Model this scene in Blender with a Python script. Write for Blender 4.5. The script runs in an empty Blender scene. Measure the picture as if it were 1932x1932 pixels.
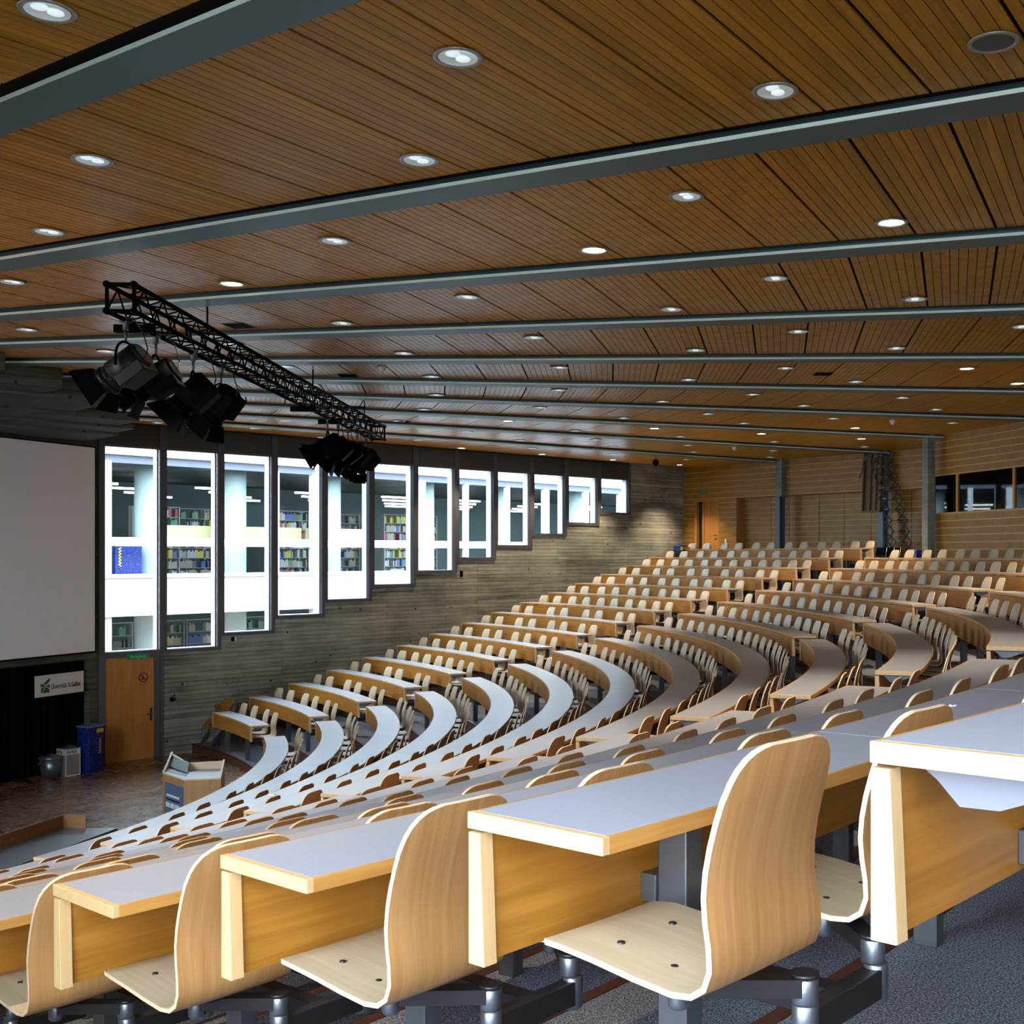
import bpy, bmesh, math, random
from mathutils import Vector, Matrix

random.seed(7)
SC = bpy.context.scene
COL = SC.collection
R = math.radians
cos, sin, pi = math.cos, math.sin, math.pi

# ------------------------------------------------------------------ camera, world, exposure
# World frame: the origin is the centre of the fan-shaped hall on the stage floor,
# x runs along the hall axis to the back rows, y towards the window wall, z up, metres.
AX = 2.34                       # camera heading relative to the hall axis frame
CAMX, CAMY, CAMZ = 19.207, -19.320, 4.65
cam_d = bpy.data.cameras.new('camera')
cam_d.sensor_width = 36.0
cam_d.lens = 2258.33 / 1932 * 36.0
cam_d.shift_x = (966 - 1245.26) / 1932
cam_d.shift_y = (1047.81 - 966) / 1932
cam_d.clip_end = 500
cam_d.clip_start = 0.05
cam = bpy.data.objects.new('camera', cam_d)
cam.location = (CAMX, CAMY, CAMZ)
cam.rotation_euler = (pi / 2, 0, R(-AX))
COL.objects.link(cam)
SC.camera = cam

SC.view_settings.view_transform = 'Standard'
SC.view_settings.look = 'None'
SC.view_settings.gamma = 1.0
SC.view_settings.use_curve_mapping = False
SC.view_settings.exposure = 0.0
try:
    SC.cycles.max_bounces = 4
    SC.cycles.diffuse_bounces = 3
    SC.cycles.glossy_bounces = 2
    SC.cycles.transmission_bounces = 2
    SC.cycles.transparent_max_bounces = 4
    SC.cycles.caustics_reflective = False
    SC.cycles.caustics_refractive = False
    SC.cycles.use_adaptive_sampling = False
    SC.cycles.sample_clamp_indirect = 8.0
except AttributeError:
    pass

w = bpy.data.worlds.new('overcast_sky')
SC.world = w
w.use_nodes = True
bg = w.node_tree.nodes['Background']
bg.inputs['Color'].default_value = (0.77, 0.88, 1.0, 1)
bg.inputs['Strength'].default_value = 15.0

DOWN_W = 170.0       # watts of one lit ceiling downlight
SPOT_COL = (1.0, 0.80, 0.56)


def c2w(X, D):
    """camera-frame plan position (right, ahead) -> world x, y"""
    a = R(AX)
    return (CAMX + X * cos(a) + D * sin(a), CAMY - X * sin(a) + D * cos(a))


def pix(u, v, z=None, D=None):
    """plan position of a photo pixel on the level z (or at depth D)"""
    if D is None:
        D = 2258.33 * (z - CAMZ) / (1047.81 - v)
    return c2w((u - 1245.26) * D / 2258.33, D)


# ------------------------------------------------------------------ materials
MATS = {}


def nt(name):
    m = bpy.data.materials.new(name)
    m.use_nodes = True
    MATS[name] = m
    t = m.node_tree
    b = t.nodes['Principled BSDF']
    return m, t, b


def N(t, typ, **kw):
    n = t.nodes.new(typ)
    for k, v in kw.items():
        if k in n.inputs.keys():
            n.inputs[k].default_value = v
        else:
            setattr(n, k, v)
    return n


def plain(name, col, rough=0.5, metal=0.0, spec=None, emit=None, es=0.0):
    m, t, b = nt(name)
    b.inputs['Base Color'].default_value = (*col, 1)
    b.inputs['Roughness'].default_value = rough
    b.inputs['Metallic'].default_value = metal
    if spec is not None:
        b.inputs['Specular IOR Level'].default_value = spec
    if emit:
        b.inputs['Emission Color'].default_value = (*emit, 1)
        b.inputs['Emission Strength'].default_value = es
    return m


def ramp(t, stops):
    r = t.nodes.new('ShaderNodeValToRGB')
    el = r.color_ramp.elements
    while len(el) < len(stops):
        el.new(0.5)
    for e, (p, c) in zip(el, stops):
        e.position = p
        e.color = (*c, 1) if len(c) == 3 else c
    return r


def coords(t, scale, out='Object', rot=(0, 0, 0)):
    tc = t.nodes.new('ShaderNodeTexCoord')
    mp = t.nodes.new('ShaderNodeMapping')
    mp.inputs['Scale'].default_value = scale
    mp.inputs['Rotation'].default_value = rot
    t.links.new(tc.outputs[out], mp.inputs['Vector'])
    return mp.outputs['Vector']


def wood(name, c1, c2, scale, rough=0.4, bump=0.05, per_obj=0.25, coat=0.0):
    m, t, b = nt(name)
    v = coords(t, scale)
    oi = t.nodes.new('ShaderNodeObjectInfo')
    add = t.nodes.new('ShaderNodeVectorMath')
    add.operation = 'ADD'
    mul = t.nodes.new('ShaderNodeMath')
    mul.operation = 'MULTIPLY'
    mul.inputs[1].default_value = 37.0
    t.links.new(oi.outputs['Random'], mul.inputs[0])
    t.links.new(v, add.inputs[0])
    t.links.new(mul.outputs[0], add.inputs[1])
    n1 = N(t, 'ShaderNodeTexNoise', Scale=1.0, Detail=3.0, Roughness=0.65, Distortion=0.3)
    t.links.new(add.outputs[0], n1.inputs['Vector'])
    cr = ramp(t, [(0.3, c1), (0.7, c2)])
    t.links.new(n1.outputs['Fac'], cr.inputs['Fac'])
    hsv = t.nodes.new('ShaderNodeHueSaturation')
    mr = t.nodes.new('ShaderNodeMapRange')
    mr.inputs['To Min'].default_value = 1 - per_obj
    mr.inputs['To Max'].default_value = 1 + per_obj
    t.links.new(oi.outputs['Random'], mr.inputs['Value'])
    t.links.new(mr.outputs['Result'], hsv.inputs['Value'])
    t.links.new(cr.outputs['Color'], hsv.inputs['Color'])
    t.links.new(hsv.outputs['Color'], b.inputs['Base Color'])
    b.inputs['Roughness'].default_value = rough
    b.inputs['Coat Weight'].default_value = coat
    b.inputs['Coat Roughness'].default_value = 0.15
    return m


def speckle(name, stops, scale, rough=0.9, bump=0.2, detail=2.0):
    m, t, b = nt(name)
    v = coords(t, (1, 1, 1))
    n1 = N(t, 'ShaderNodeTexNoise', Scale=scale, Detail=detail, Roughness=0.7)
    t.links.new(v, n1.inputs['Vector'])
    cr = ramp(t, stops)
    t.links.new(n1.outputs['Fac'], cr.inputs['Fac'])
    t.links.new(cr.outputs['Color'], b.inputs['Base Color'])
    b.inputs['Roughness'].default_value = rough
    if bump:
        bp = N(t, 'ShaderNodeBump', Strength=bump, Distance=0.01)
        t.links.new(n1.outputs['Fac'], bp.inputs['Height'])
        t.links.new(bp.outputs['Normal'], b.inputs['Normal'])
    return m


wood('beech_shell', (0.44, 0.215, 0.07), (0.58, 0.315, 0.115), (2.0, 45, 2.0), 0.38, 0.03, 0.06)
plain('ply_edge', (0.72, 0.56, 0.37), 0.5)
wood('shell_front', (0.49, 0.39, 0.25), (0.58, 0.47, 0.31), (2.0, 45, 2.0), 0.4, 0.02, 0.05)
wood('pale_edge', (0.66, 0.43, 0.19), (0.74, 0.50, 0.25), (30, 30, 2), 0.4, 0.0, 0.04)
wood('lectern_wood', (0.40, 0.22, 0.085), (0.50, 0.30, 0.13), (12, 12, 0.8), 0.4, 0.02, 0.04)
wood('table_wood', (0.17, 0.075, 0.022), (0.25, 0.115, 0.038), (20, 20, 20), 0.4, 0.02, 0.04)
plain('dark_laminate', (0.07, 0.09, 0.11), 0.35)
wood('beech_panel', (0.35, 0.138, 0.014), (0.50, 0.220, 0.030), (30, 1.2, 30), 0.36, 0.03, 0.08)
wood('beech_edge', (0.52, 0.245, 0.055), (0.66, 0.335, 0.09), (30, 2, 30), 0.4, 0.0, 0.05)
speckle('laminate', [(0.42, (0.385, 0.415, 0.49)), (0.6, (0.405, 0.435, 0.51))], 60, 0.30, 0, 1)
wood('ceiling_wood', (0.36, 0.160, 0.010), (0.54, 0.262, 0.022), (25, 1.0, 25), 0.32, 0.04, 0.16)
MATS['ceiling_wood'].node_tree.nodes['Principled BSDF'].inputs['Specular IOR Level'].default_value = 0.15
wood('wall_wood', (0.27, 0.125, 0.015), (0.41, 0.205, 0.032), (3.5, 3.5, 0.4), 0.45, 0.03, 0.06)
plain('wall_joint', (0.68, 0.47, 0.22), 0.6)
wood('door_wood', (0.42, 0.17, 0.035), (0.55, 0.25, 0.06), (9, 9, 0.8), 0.4, 0.02, 0.04)
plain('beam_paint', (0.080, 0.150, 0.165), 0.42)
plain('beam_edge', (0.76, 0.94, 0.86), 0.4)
plain('dark_void', (0.012, 0.010, 0.008), 0.9)
plain('frame_paint', (0.085, 0.085, 0.10), 0.45)
plain('fascia_paint', (0.06, 0.058, 0.055), 0.55)
plain('sash_white', (0.55, 0.60, 0.68), 0.35)
plain('steel_blue', (0.10, 0.135, 0.19), 0.4)
plain('steel_leg', (0.17, 0.18, 0.20), 0.38, 0.7)
plain('dark_steel', (0.045, 0.042, 0.045), 0.35, 0.6)
plain('chrome', (0.22, 0.24, 0.28), 0.36, 0.85)
plain('bracket_steel', (0.17, 0.18, 0.22), 0.45, 0.2)
speckle('carpet', [(0.42, (0.045, 0.06, 0.095)), (0.60, (0.33, 0.37, 0.45))], 130, 0.95, 0.3)
plain('nosing', (0.085, 0.028, 0.018), 0.5)
wood('riser_wood', (0.09, 0.032, 0.015), (0.14, 0.055, 0.025), (4, 4, 30), 0.4, 0.03, 0.05)
plain('black_cloth', (0.003, 0.003, 0.0035), 0.95, spec=0.1)
plain('screen_white', (0.92, 0.92, 0.94), 0.8)
plain('sign_white', (0.72, 0.72, 0.70), 0.5)
plain('sign_green', (0.012, 0.14, 0.075), 0.5)
plain('exit_green', (0.01, 0.10, 0.04), 0.4, emit=(0.02, 0.25, 0.10), es=0.15)
plain('exit_text', (0.05, 0.35, 0.15), 0.4, emit=(0.1, 0.8, 0.35), es=0.12)
plain('ink', (0.03, 0.03, 0.035), 0.5)
plain('red_ring', (0.22, 0.012, 0.012), 0.5)
speckle('blue_bin', [(0.45, (0.006, 0.016, 0.13)), (0.66, (0.02, 0.05, 0.28)), (0.75, (0.10, 0.14, 0.35))], 14, 0.4, 0)
plain('bin_yellow', (0.60, 0.42, 0.03), 0.5)
plain('grey_metal', (0.30, 0.30, 0.29), 0.45, 0.3)
plain('zinc', (0.22, 0.27, 0.32), 0.35, 0.8)
plain('matt_black', (0.0025, 0.0028, 0.003), 0.6, spec=0.02)
plain('fixture_grey', (0.006, 0.009, 0.0095), 0.45, 0.0, spec=0.25)
plain('fin_grey', (0.05, 0.06, 0.06), 0.5)
plain('lens_dark', (0.03, 0.035, 0.05), 0.1)
plain('white_plastic', (0.75, 0.75, 0.72), 0.45)
plain('speaker_grey', (0.10, 0.10, 0.10), 0.6)
plain('lamp_rim', (0.36, 0.38, 0.36), 0.35, 0.5)
plain('reflector', (0.80, 0.86, 0.85), 0.30, 0.6, emit=(0.75, 0.95, 0.92), es=0.16)  # faint emission paints the daylight reflected in the unlit bowls
plain('lamp_glow', (1, 1, 1), 0.5, emit=(1.0, 0.86, 0.66), es=14.0)
plain('bowl_glint', (0.9, 0.92, 0.95), 0.3, emit=(0.80, 0.92, 1.0), es=0.7)  # emission paints bright window highlights inside the unlit bowls
plain('panel_blue', (0.10, 0.16, 0.28), 0.5)
plain('ladder_steel', (0.10, 0.11, 0.13), 0.4, 0.6)
plain('hatch_wood', (0.14, 0.085, 0.03), 0.5)
plain('cable', (0.01, 0.01, 0.01), 0.6)
plain('paper', (0.8, 0.82, 0.85), 0.7)
plain('concrete_white', (0.46, 0.53, 0.58), 0.7)
plain('lib_frame', (0.56, 0.62, 0.68), 0.5)
plain('lib_header', (0.10, 0.12, 0.17), 0.6)
plain('lib_ceiling', (0.055, 0.075, 0.075), 0.8)
plain('lib_floor', (0.10, 0.10, 0.10), 0.8)
plain('lib_column', (0.30, 0.40, 0.40), 0.7)
plain('lib_rear', (0.07, 0.11, 0.11), 0.8)
plain('lib_panel', (0.42, 0.42, 0.22), 0.6)
plain('lib_shelf', (0.22, 0.24, 0.24), 0.5)
plain('tube_glow', (1, 1, 1), 0.5, emit=(0.93, 0.98, 1.0), es=9.0)
for i, c in enumerate([(0.26, 0.25, 0.20), (0.06, 0.10, 0.25), (0.30, 0.05, 0.05), (0.08, 0.20, 0.13), (0.10, 0.10, 0.11), (0.34, 0.36, 0.36), (0.35, 0.32, 0.04)]):
    plain('book_%d' % i, c, 0.6)
plain('courtyard', (0.20, 0.22, 0.24), 0.9)


for _k in ('reflector', 'bowl_glint', 'lamp_glow', 'tube_glow', 'exit_green', 'exit_text'):
    MATS[_k].cycles.emission_sampling = 'NONE'      # small glows, painted bowl highlights among them; spot lights carry the lit lamps


def make_concrete(name, c_dark, c_mid, c_light, board=0.105, along=(1, 0, 0)):
    """board-marked concrete: x of the object runs along the wall, z up"""
    m, t, b = nt(name)
    tc = t.nodes.new('ShaderNodeTexCoord')
    sep = t.nodes.new('ShaderNodeSeparateXYZ')
    t.links.new(tc.outputs['Object'], sep.inputs[0])
    comb = t.nodes.new('ShaderNodeCombineXYZ')
    t.links.new(sep.outputs['X'], comb.inputs['X'])
    t.links.new(sep.outputs['Z'], comb.inputs['Y'])
    br = t.nodes.new('ShaderNodeTexBrick')
    br.offset = 0.37
    br.offset_frequency = 3
    br.inputs['Scale'].default_value = 1.0
    br.inputs['Brick Width'].default_value = 3.1
    br.inputs['Row Height'].default_value = board
    br.inputs['Mortar Size'].default_value = 0.006
    br.inputs['Mortar Smooth'].default_value = 0.6
    br.inputs['Color1'].default_value = (0.42, 0.42, 0.42, 1)
    br.inputs['Color2'].default_value = (0.74, 0.74, 0.74, 1)
    br.inputs['Mortar'].default_value = (0.05, 0.05, 0.05, 1)
    t.links.new(comb.outputs[0], br.inputs['Vector'])
    # streaky grain along the boards
    mp = t.nodes.new('ShaderNodeMapping')
    mp.inputs['Scale'].default_value = (0.9, 14.0, 1)
    t.links.new(comb.outputs[0], mp.inputs['Vector'])
    gr = N(t, 'ShaderNodeTexNoise', Scale=1.0, Detail=6.0, Roughness=0.7)
    t.links.new(mp.outputs[0], gr.inputs['Vector'])
    big = N(t, 'ShaderNodeTexNoise', Scale=0.6, Detail=4.0, Roughness=0.6)
    t.links.new(comb.outputs[0], big.inputs['Vector'])
    def mix(a, bb, f):
        x = t.nodes.new('ShaderNodeMath'); x.operation = 'MULTIPLY'; x.inputs[1].default_value = f
        t.links.new(bb, x.inputs[0])
        y = t.nodes.new('ShaderNodeMath'); y.operation = 'ADD'
        t.links.new(a, y.inputs[0]); t.links.new(x.outputs[0], y.inputs[1])
        return y.outputs[0]
    bw = t.nodes.new('ShaderNodeRGBToBW')
    t.links.new(br.outputs['Color'], bw.inputs[0])
    s = t.nodes.new('ShaderNodeMath'); s.operation = 'MULTIPLY'; s.inputs[1].default_value = 0.38
    t.links.new(bw.outputs[0], s.inputs[0])
    tot = mix(mix(s.outputs[0], gr.outputs['Fac'], 0.48), big.outputs['Fac'], 0.62)
    # air holes
    vo = N(t, 'ShaderNodeTexVoronoi', Scale=2.6, Randomness=1.0)
    t.links.new(comb.outputs[0], vo.inputs['Vector'])
    lt = t.nodes.new('ShaderNodeMath'); lt.operation = 'LESS_THAN'; lt.inputs[1].default_value = 0.085
    t.links.new(vo.outputs['Distance'], lt.inputs[0])
    tot = mix(tot, lt.outputs[0], -0.3)
    cr = ramp(t, [(0.56, c_dark), (0.74, c_mid), (0.95, c_light)])
    t.links.new(tot, cr.inputs['Fac'])
    t.links.new(cr.outputs['Color'], b.inputs['Base Color'])
    b.inputs['Roughness'].default_value = 0.85
    bp = N(t, 'ShaderNodeBump', Strength=0.9, Distance=0.03)
    t.links.new(tot, bp.inputs['Height'])
    t.links.new(bp.outputs['Normal'], b.inputs['Normal'])
    return m


make_concrete('concrete', (0.05, 0.052, 0.041), (0.24, 0.243, 0.198), (0.46, 0.455, 0.37))
make_concrete('concrete_dark', (0.03, 0.032, 0.026), (0.085, 0.088, 0.072), (0.15, 0.15, 0.125), 0.14)
make_concrete('concrete_column', (0.12, 0.145, 0.13), (0.22, 0.25, 0.22), (0.32, 0.35, 0.31), 0.6)


def make_parquet():
    """herringbone oak parquet, worn and polished"""
    m, t, b = nt('parquet')
    outs = []
    for ang in (45, -45):
        v = coords(t, (1, 1, 1), rot=(0, 0, R(ang)))
        br = t.nodes.new('ShaderNodeTexBrick')
        br.inputs['Scale'].default_value = 1.0
        br.inputs['Brick Width'].default_value = 0.42
        br.inputs['Row Height'].default_value = 0.085
        br.inputs['Mortar Size'].default_value = 0.003
        br.inputs['Color1'].default_value = (0.155, 0.082, 0.044, 1)
        br.inputs['Color2'].default_value = (0.27, 0.158, 0.09, 1)
        br.inputs['Mortar'].default_value = (0.05, 0.026, 0.015, 1)
        t.links.new(v, br.inputs['Vector'])
        outs.append(br.outputs['Color'])
    tc = t.nodes.new('ShaderNodeTexCoord')
    sep = t.nodes.new('ShaderNodeSeparateXYZ')
    t.links.new(tc.outputs['Object'], sep.inputs[0])
    d = N(t, 'ShaderNodeMath', operation='MULTIPLY'); d.inputs[1].default_value = 1.7
    t.links.new(sep.outputs['X'], d.inputs[0])
    fr = N(t, 'ShaderNodeMath', operation='FRACT')
    t.links.new(d.outputs[0], fr.inputs[0])
    gt = N(t, 'ShaderNodeMath', operation='GREATER_THAN'); gt.inputs[1].default_value = 0.5
    t.links.new(fr.outputs[0], gt.inputs[0])
    mx = t.nodes.new('ShaderNodeMix'); mx.data_type = 'RGBA'
    t.links.new(gt.outputs[0], mx.inputs[0])
    t.links.new(outs[0], mx.inputs[6]); t.links.new(outs[1], mx.inputs[7])
    t.links.new(mx.outputs[2], b.inputs['Base Color'])
    n1 = N(t, 'ShaderNodeTexNoise', Scale=2.2, Detail=4.0, Roughness=0.6)
    t.links.new(tc.outputs['Object'], n1.inputs['Vector'])
    mr = t.nodes.new('ShaderNodeMapRange')
    mr.inputs['To Min'].default_value = 0.18
    mr.inputs['To Max'].default_value = 0.36
    t.links.new(n1.outputs['Fac'], mr.inputs['Value'])
    t.links.new(mr.outputs['Result'], b.inputs['Roughness'])


make_parquet()


def make_glass(name, tint, f0=0.06):
    m = bpy.data.materials.new(name)
    m.use_nodes = True
    MATS[name] = m
    t = m.node_tree
    t.nodes.clear()
    out = t.nodes.new('ShaderNodeOutputMaterial')
    tr = t.nodes.new('ShaderNodeBsdfTransparent')
    tr.inputs['Color'].default_value = (*tint, 1)
    gl = t.nodes.new('ShaderNodeBsdfGlossy')
    gl.inputs['Roughness'].default_value = 0.02
    fr = t.nodes.new('ShaderNodeLayerWeight')
    fr.inputs['Blend'].default_value = f0
    mx = t.nodes.new('ShaderNodeMixShader')
    t.links.new(fr.outputs['Fresnel'], mx.inputs[0])
    t.links.new(tr.outputs[0], mx.inputs[1])
    t.links.new(gl.outputs[0], mx.inputs[2])
    t.links.new(mx.outputs[0], out.inputs['Surface'])


make_glass('window_glass', (0.95, 0.98, 0.98), 0.12)
make_glass('booth_glass', (0.45, 0.55, 0.55), 0.42)


# ------------------------------------------------------------------ mesh helpers
class MB:
    def __init__(self):
        self.v = []
        self.f = []
        self.m = []
        self.s = []

    def face(self, idx, mat=0, smooth=False):
        self.f.append(tuple(idx)); self.m.append(mat); self.s.append(smooth)

    def hexa(self, p, mat=0):
        """8 points: bottom ring 0-3, top ring 4-7"""
        b = len(self.v)
        self.v += [tuple(q) for q in p]
        for q in ((3, 2, 1, 0), (4, 5, 6, 7), (0, 1, 5, 4), (1, 2, 6, 5), (2, 3, 7, 6), (3, 0, 4, 7)):
            self.face([b + i for i in q], mat)

    def box(self, x0, x1, y0, y1, z0, z1, mat=0):
        self.hexa([(x0, y0, z0), (x1, y0, z0), (x1, y1, z0), (x0, y1, z0),
                   (x0, y0, z1), (x1, y0, z1), (x1, y1, z1), (x0, y1, z1)], mat)

    def arc(self, r0, r1, a0, a1, z0, z1, seg, mats=(0, 0, 0, 0, 0)):
        """curved slab about the origin; mats = top, inner, outer, ends, bottom"""
        b = len(self.v)
        for i in range(seg + 1):
            a = a0 + (a1 - a0) * i / seg
            c, s = cos(a), sin(a)
            self.v += [(r0 * c, r0 * s, z0), (r1 * c, r1 * s, z0), (r1 * c, r1 * s, z1), (r0 * c, r0 * s, z1)]
        for i in range(seg):
            p, q = b + 4 * i, b + 4 * i + 4
            self.face((p + 3, p + 2, q + 2, q + 3), mats[0])
            self.face((p, p + 3, q + 3, q), mats[1])
            self.face((p + 1, q + 1, q + 2, p + 2), mats[2])
            self.face((p, q, q + 1, p + 1), mats[4])
        self.face((b, b + 1, b + 2, b + 3), mats[3])
        e = b + 4 * seg
        self.face((e + 3, e + 2, e + 1, e), mats[3])

    def tube(self, p0, p1, r0, r1=None, n=10, mat=0, caps=True, smooth=True):
        r1 = r0 if r1 is None else r1
        p0, p1 = Vector(p0), Vector(p1)
        d = (p1 - p0).normalized()
        a = d.orthogonal().normalized()
        c = d.cross(a)
        b = len(self.v)
        for p, r in ((p0, r0), (p1, r1)):
            for i in range(n):
                t = 2 * pi * i / n
                self.v.append(tuple(p + a * (r * cos(t)) + c * (r * sin(t))))
        for i in range(n):
            j = (i + 1) % n
            self.face((b + i, b + j, b + n + j, b + n + i), mat, smooth)
        if caps:
            self.face([b + i for i in range(n)][::-1], mat)
            self.face([b + n + i for i in range(n)], mat)

    def lathe(self, prof, n=20, mat=0, c=(0, 0, 0), smooth=True):
        """profile of (radius, z)"""
        b = len(self.v)
        for r, z in prof:
            for i in range(n):
                t = 2 * pi * i / n
                self.v.append((c[0] + r * cos(t), c[1] + r * sin(t), c[2] + z))
        for k in range(len(prof) - 1):
            for i in range(n):
                j = (i + 1) % n
                self.face((b + k * n + i, b + k * n + j, b + (k + 1) * n + j, b + (k + 1) * n + i), mat, smooth)

    def prism(self, pts, z0, z1, mat=0, side=None):
        """polygon in the xy plane, extruded"""
        b = len(self.v)
        n = len(pts)
        self.v += [(x, y, z0) for x, y in pts] + [(x, y, z1) for x, y in pts]
        self.face([b + i for i in range(n)][::-1], mat)
        self.face([b + n + i for i in range(n)], mat)
        for i in range(n):
            j = (i + 1) % n
            self.face((b + i, b + j, b + n + j, b + n + i), mat if side is None else side)

    def xz(self, pts, y0, y1, mat=0):
        """polygon in the xz plane, extruded along y"""
        b = len(self.v)
        n = len(pts)
        self.v += [(x, y0, z) for x, z in pts] + [(x, y1, z) for x, z in pts]
        self.face([b + i for i in range(n)], mat)
        self.face([b + n + i for i in range(n)][::-1], mat)
        for i in range(n):
            j = (i + 1) % n
            self.face((b + j, b + i, b + n + i, b + n + j), mat)

    def mesh(self, name, mats, bevel=0.0, fix=True):
        me = bpy.data.meshes.new(name)
        me.from_pydata(self.v, [], self.f)
        for k in ([mats] if isinstance(mats, str) else mats):
            me.materials.append(MATS[k])
        me.polygons.foreach_set('material_index', self.m)
        me.polygons.foreach_set('use_smooth', self.s)
        if bevel or fix:
            bm = bmesh.new()
            bm.from_mesh(me)
            if fix:
                bmesh.ops.recalc_face_normals(bm, faces=bm.faces)
            if bevel:
                bmesh.ops.bevel(bm, geom=bm.edges, offset=bevel, segments=2, profile=0.5, affect='EDGES', clamp_overlap=True)
            bm.to_mesh(me)
            bm.free()
        me.update()
        return me


def link(name, data, parent=None, loc=(0, 0, 0), rot=(0, 0, 0)):
    o = bpy.data.objects.new(name, data)
    COL.objects.link(o)
    o.location = loc
    o.rotation_euler = rot if not isinstance(rot, (int, float)) else (0, 0, rot)
    if parent is not None:
        o.parent = parent
    return o


def tag(o, label=None, cat=None, group=None, kind=None):
    if label: o['label'] = label
    if cat: o['category'] = cat
    if group: o['group'] = group
    if kind: o['kind'] = kind
    return o


def thing(name, label, cat, loc=(0, 0, 0), rot=0.0, group=None):
    o = link(name, None, None, loc, rot)
    o.empty_display_size = 0.2
    return tag(o, label, cat, group)


def struct(name, me, label=None, parent=None, loc=(0, 0, 0), rot=0.0):
    o = link(name, me, parent, loc, rot)
    if parent is None:
        o['kind'] = 'structure'
        o['label'] = label or name.replace('_', ' ')
    return o


ORD = ['', 'first', 'second', 'third', 'fourth', 'fifth', 'sixth', 'seventh', 'eighth', 'ninth', 'tenth', 'eleventh',
       'twelfth', 'thirteenth', 'fourteenth', 'fifteenth', 'sixteenth', 'seventeenth', 'eighteenth', 'nineteenth',
       'twentieth', 'twenty-first', 'twenty-second', 'twenty-third', 'twenty-fourth', 'twenty-fifth', 'twenty-sixth']

# ------------------------------------------------------------------ hall dimensions
RISE = 0.2534
R1 = 13.19                      # front edge of the first desk row
DESK_H = 0.83
CH = DESK_H - 0.74              # seats and their brackets hang this much above the nominal level
CEIL = CAMZ + 2.97              # plank face
FLANGE = CAMZ + 2.90            # underside of the roof beams
WALL_R0, WALL_R1 = 11.02, 30.6  # radial extent of the window wall


def rad(i): return R1 + i - 1
def flo(i): return CAMZ - 3.6064 - DESK_H + RISE * (i - 1)
def pol(r, a): return (r * cos(a), r * sin(a))


AW = R(44.9)
# ------------------------------------------------------------------ floors
NR = 16
mb = MB()
mb.prism([(-14, -40), (16, -40), (16, 40), (-14, 40)], -0.3, 0.0)
floor = struct('floor', mb.mesh('floor', 'parquet'), 'worn brown parquet floor of the stage area')
AF = R(47.5)
for i in range(1, NR + 2):
    r0 = rad(i) - 0.0
    r1 = r0 + 1.0 if i <= NR else 36.0
    mb = MB()
    mb.arc(r0, r1, -AF, AF, flo(i) - RISE - 0.1, flo(i), 64, (0, 1, 1, 1, 1))
    struct('floor_terrace', mb.mesh('floor_terrace', ['carpet', 'riser_wood']),
           'speckled blue grey carpet step, %s terrace up from the stage' % ORD[i])
    mb = MB()
    mb.arc(r0 - 0.012, r0 + 0.045, -AF, AF, flo(i) - 0.035, flo(i) + 0.004, 64)
    o = COL.objects[-1]
    link('nosing', mb.mesh('nosing', 'nosing'), o)

# ------------------------------------------------------------------ desks and chairs
A_OUT, A_IN = R(41.37), R(24.30)        # side blocks
B_OUT = R(20.93)                        # middle block
MID_A, MID_B = R(0.75), R(-1.35)        # centre aisle, from row ten on
DEPTH = 0.40
PAIR = 0.64
MARG = 0.38


def chair_profile():
    # (rho, z) control points of the shell middle line, z above the row's floor, plus half width
    pts = [(0.115, 0.440, 0.160), (0.13, 0.452, 0.188), (0.19, 0.455, 0.200), (0.29, 0.447, 0.202), (0.40, 0.433, 0.202),
           (0.50, 0.424, 0.202), (0.550, 0.430, 0.202), (0.583, 0.452, 0.202), (0.597, 0.490, 0.202), (0.594, 0.535, 0.201), (0.585, 0.58, 0.200),
           (0.580, 0.63, 0.199), (0.583, 0.68, 0.197), (0.592, 0.73, 0.195), (0.605, 0.78, 0.193), (0.617, 0.82, 0.190),
           (0.630, 0.86, 0.181), (0.637, 0.885, 0.168), (0.643, 0.905, 0.150), (0.647, 0.918, 0.130), (0.650, 0.926, 0.108), (0.651, 0.930, 0.080)]
    return pts


def shell_mesh(name, pts, M, th=0.013):
    """bent plywood shell: rho -> local x, across -> local y"""
    mb = MB()
    n = len(pts)
    X0 = 0.42
    nor = []
    for k in range(n):
        a = pts[max(k - 1, 0)]; b = pts[min(k + 1, n - 1)]
        tx, tz = b[0] - a[0], b[1] - a[1]
        l = math.hypot(tx, tz)
        nor.append((-tz / l, tx / l))
    for side in (1, -1):
        for k, (x, z, hw) in enumerate(pts):
            nx, nz = nor[k]
            for j in range(M + 1):
                y = hw * (2 * j / M - 1)
                dish = 0.010 * (1 - (y / 0.2) ** 2) * (1 if k > 9 else 0.3)
                mb.v.append((x - X0 + nx * (side * th / 2 - dish), y, z + nz * (side * th / 2 - dish)))
    L = n * (M + 1)
    for k in range(n - 1):
        for j in range(M):
            a = k * (M + 1) + j
            mb.face((a, a + 1, a + M + 2, a + M + 1), 2, True)
            a += L
            mb.face((a + M + 1, a + M + 2, a + 1, a), 0, True)
        for a in (k * (M + 1), k * (M + 1) + M):
            mb.face((a, a + M + 1, a + M + 1 + L, a + L), 1, False)
    for j in range(M):
        for a in (j, (n - 1) * (M + 1) + j):
            mb.face((a, a + 1, a + 1 + L, a + L), 1, False)
    me = mb.mesh(name, ['beech_shell', 'ply_edge', 'shell_front'])
    bm = bmesh.new(); bm.from_mesh(me)
    for e in bm.edges:
        if len(e.link_faces) == 2 and e.link_faces[0].material_index != e.link_faces[1].material_index:
            e.smooth = False
    bm.to_mesh(me); bm.free()
    return me, mb


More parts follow.
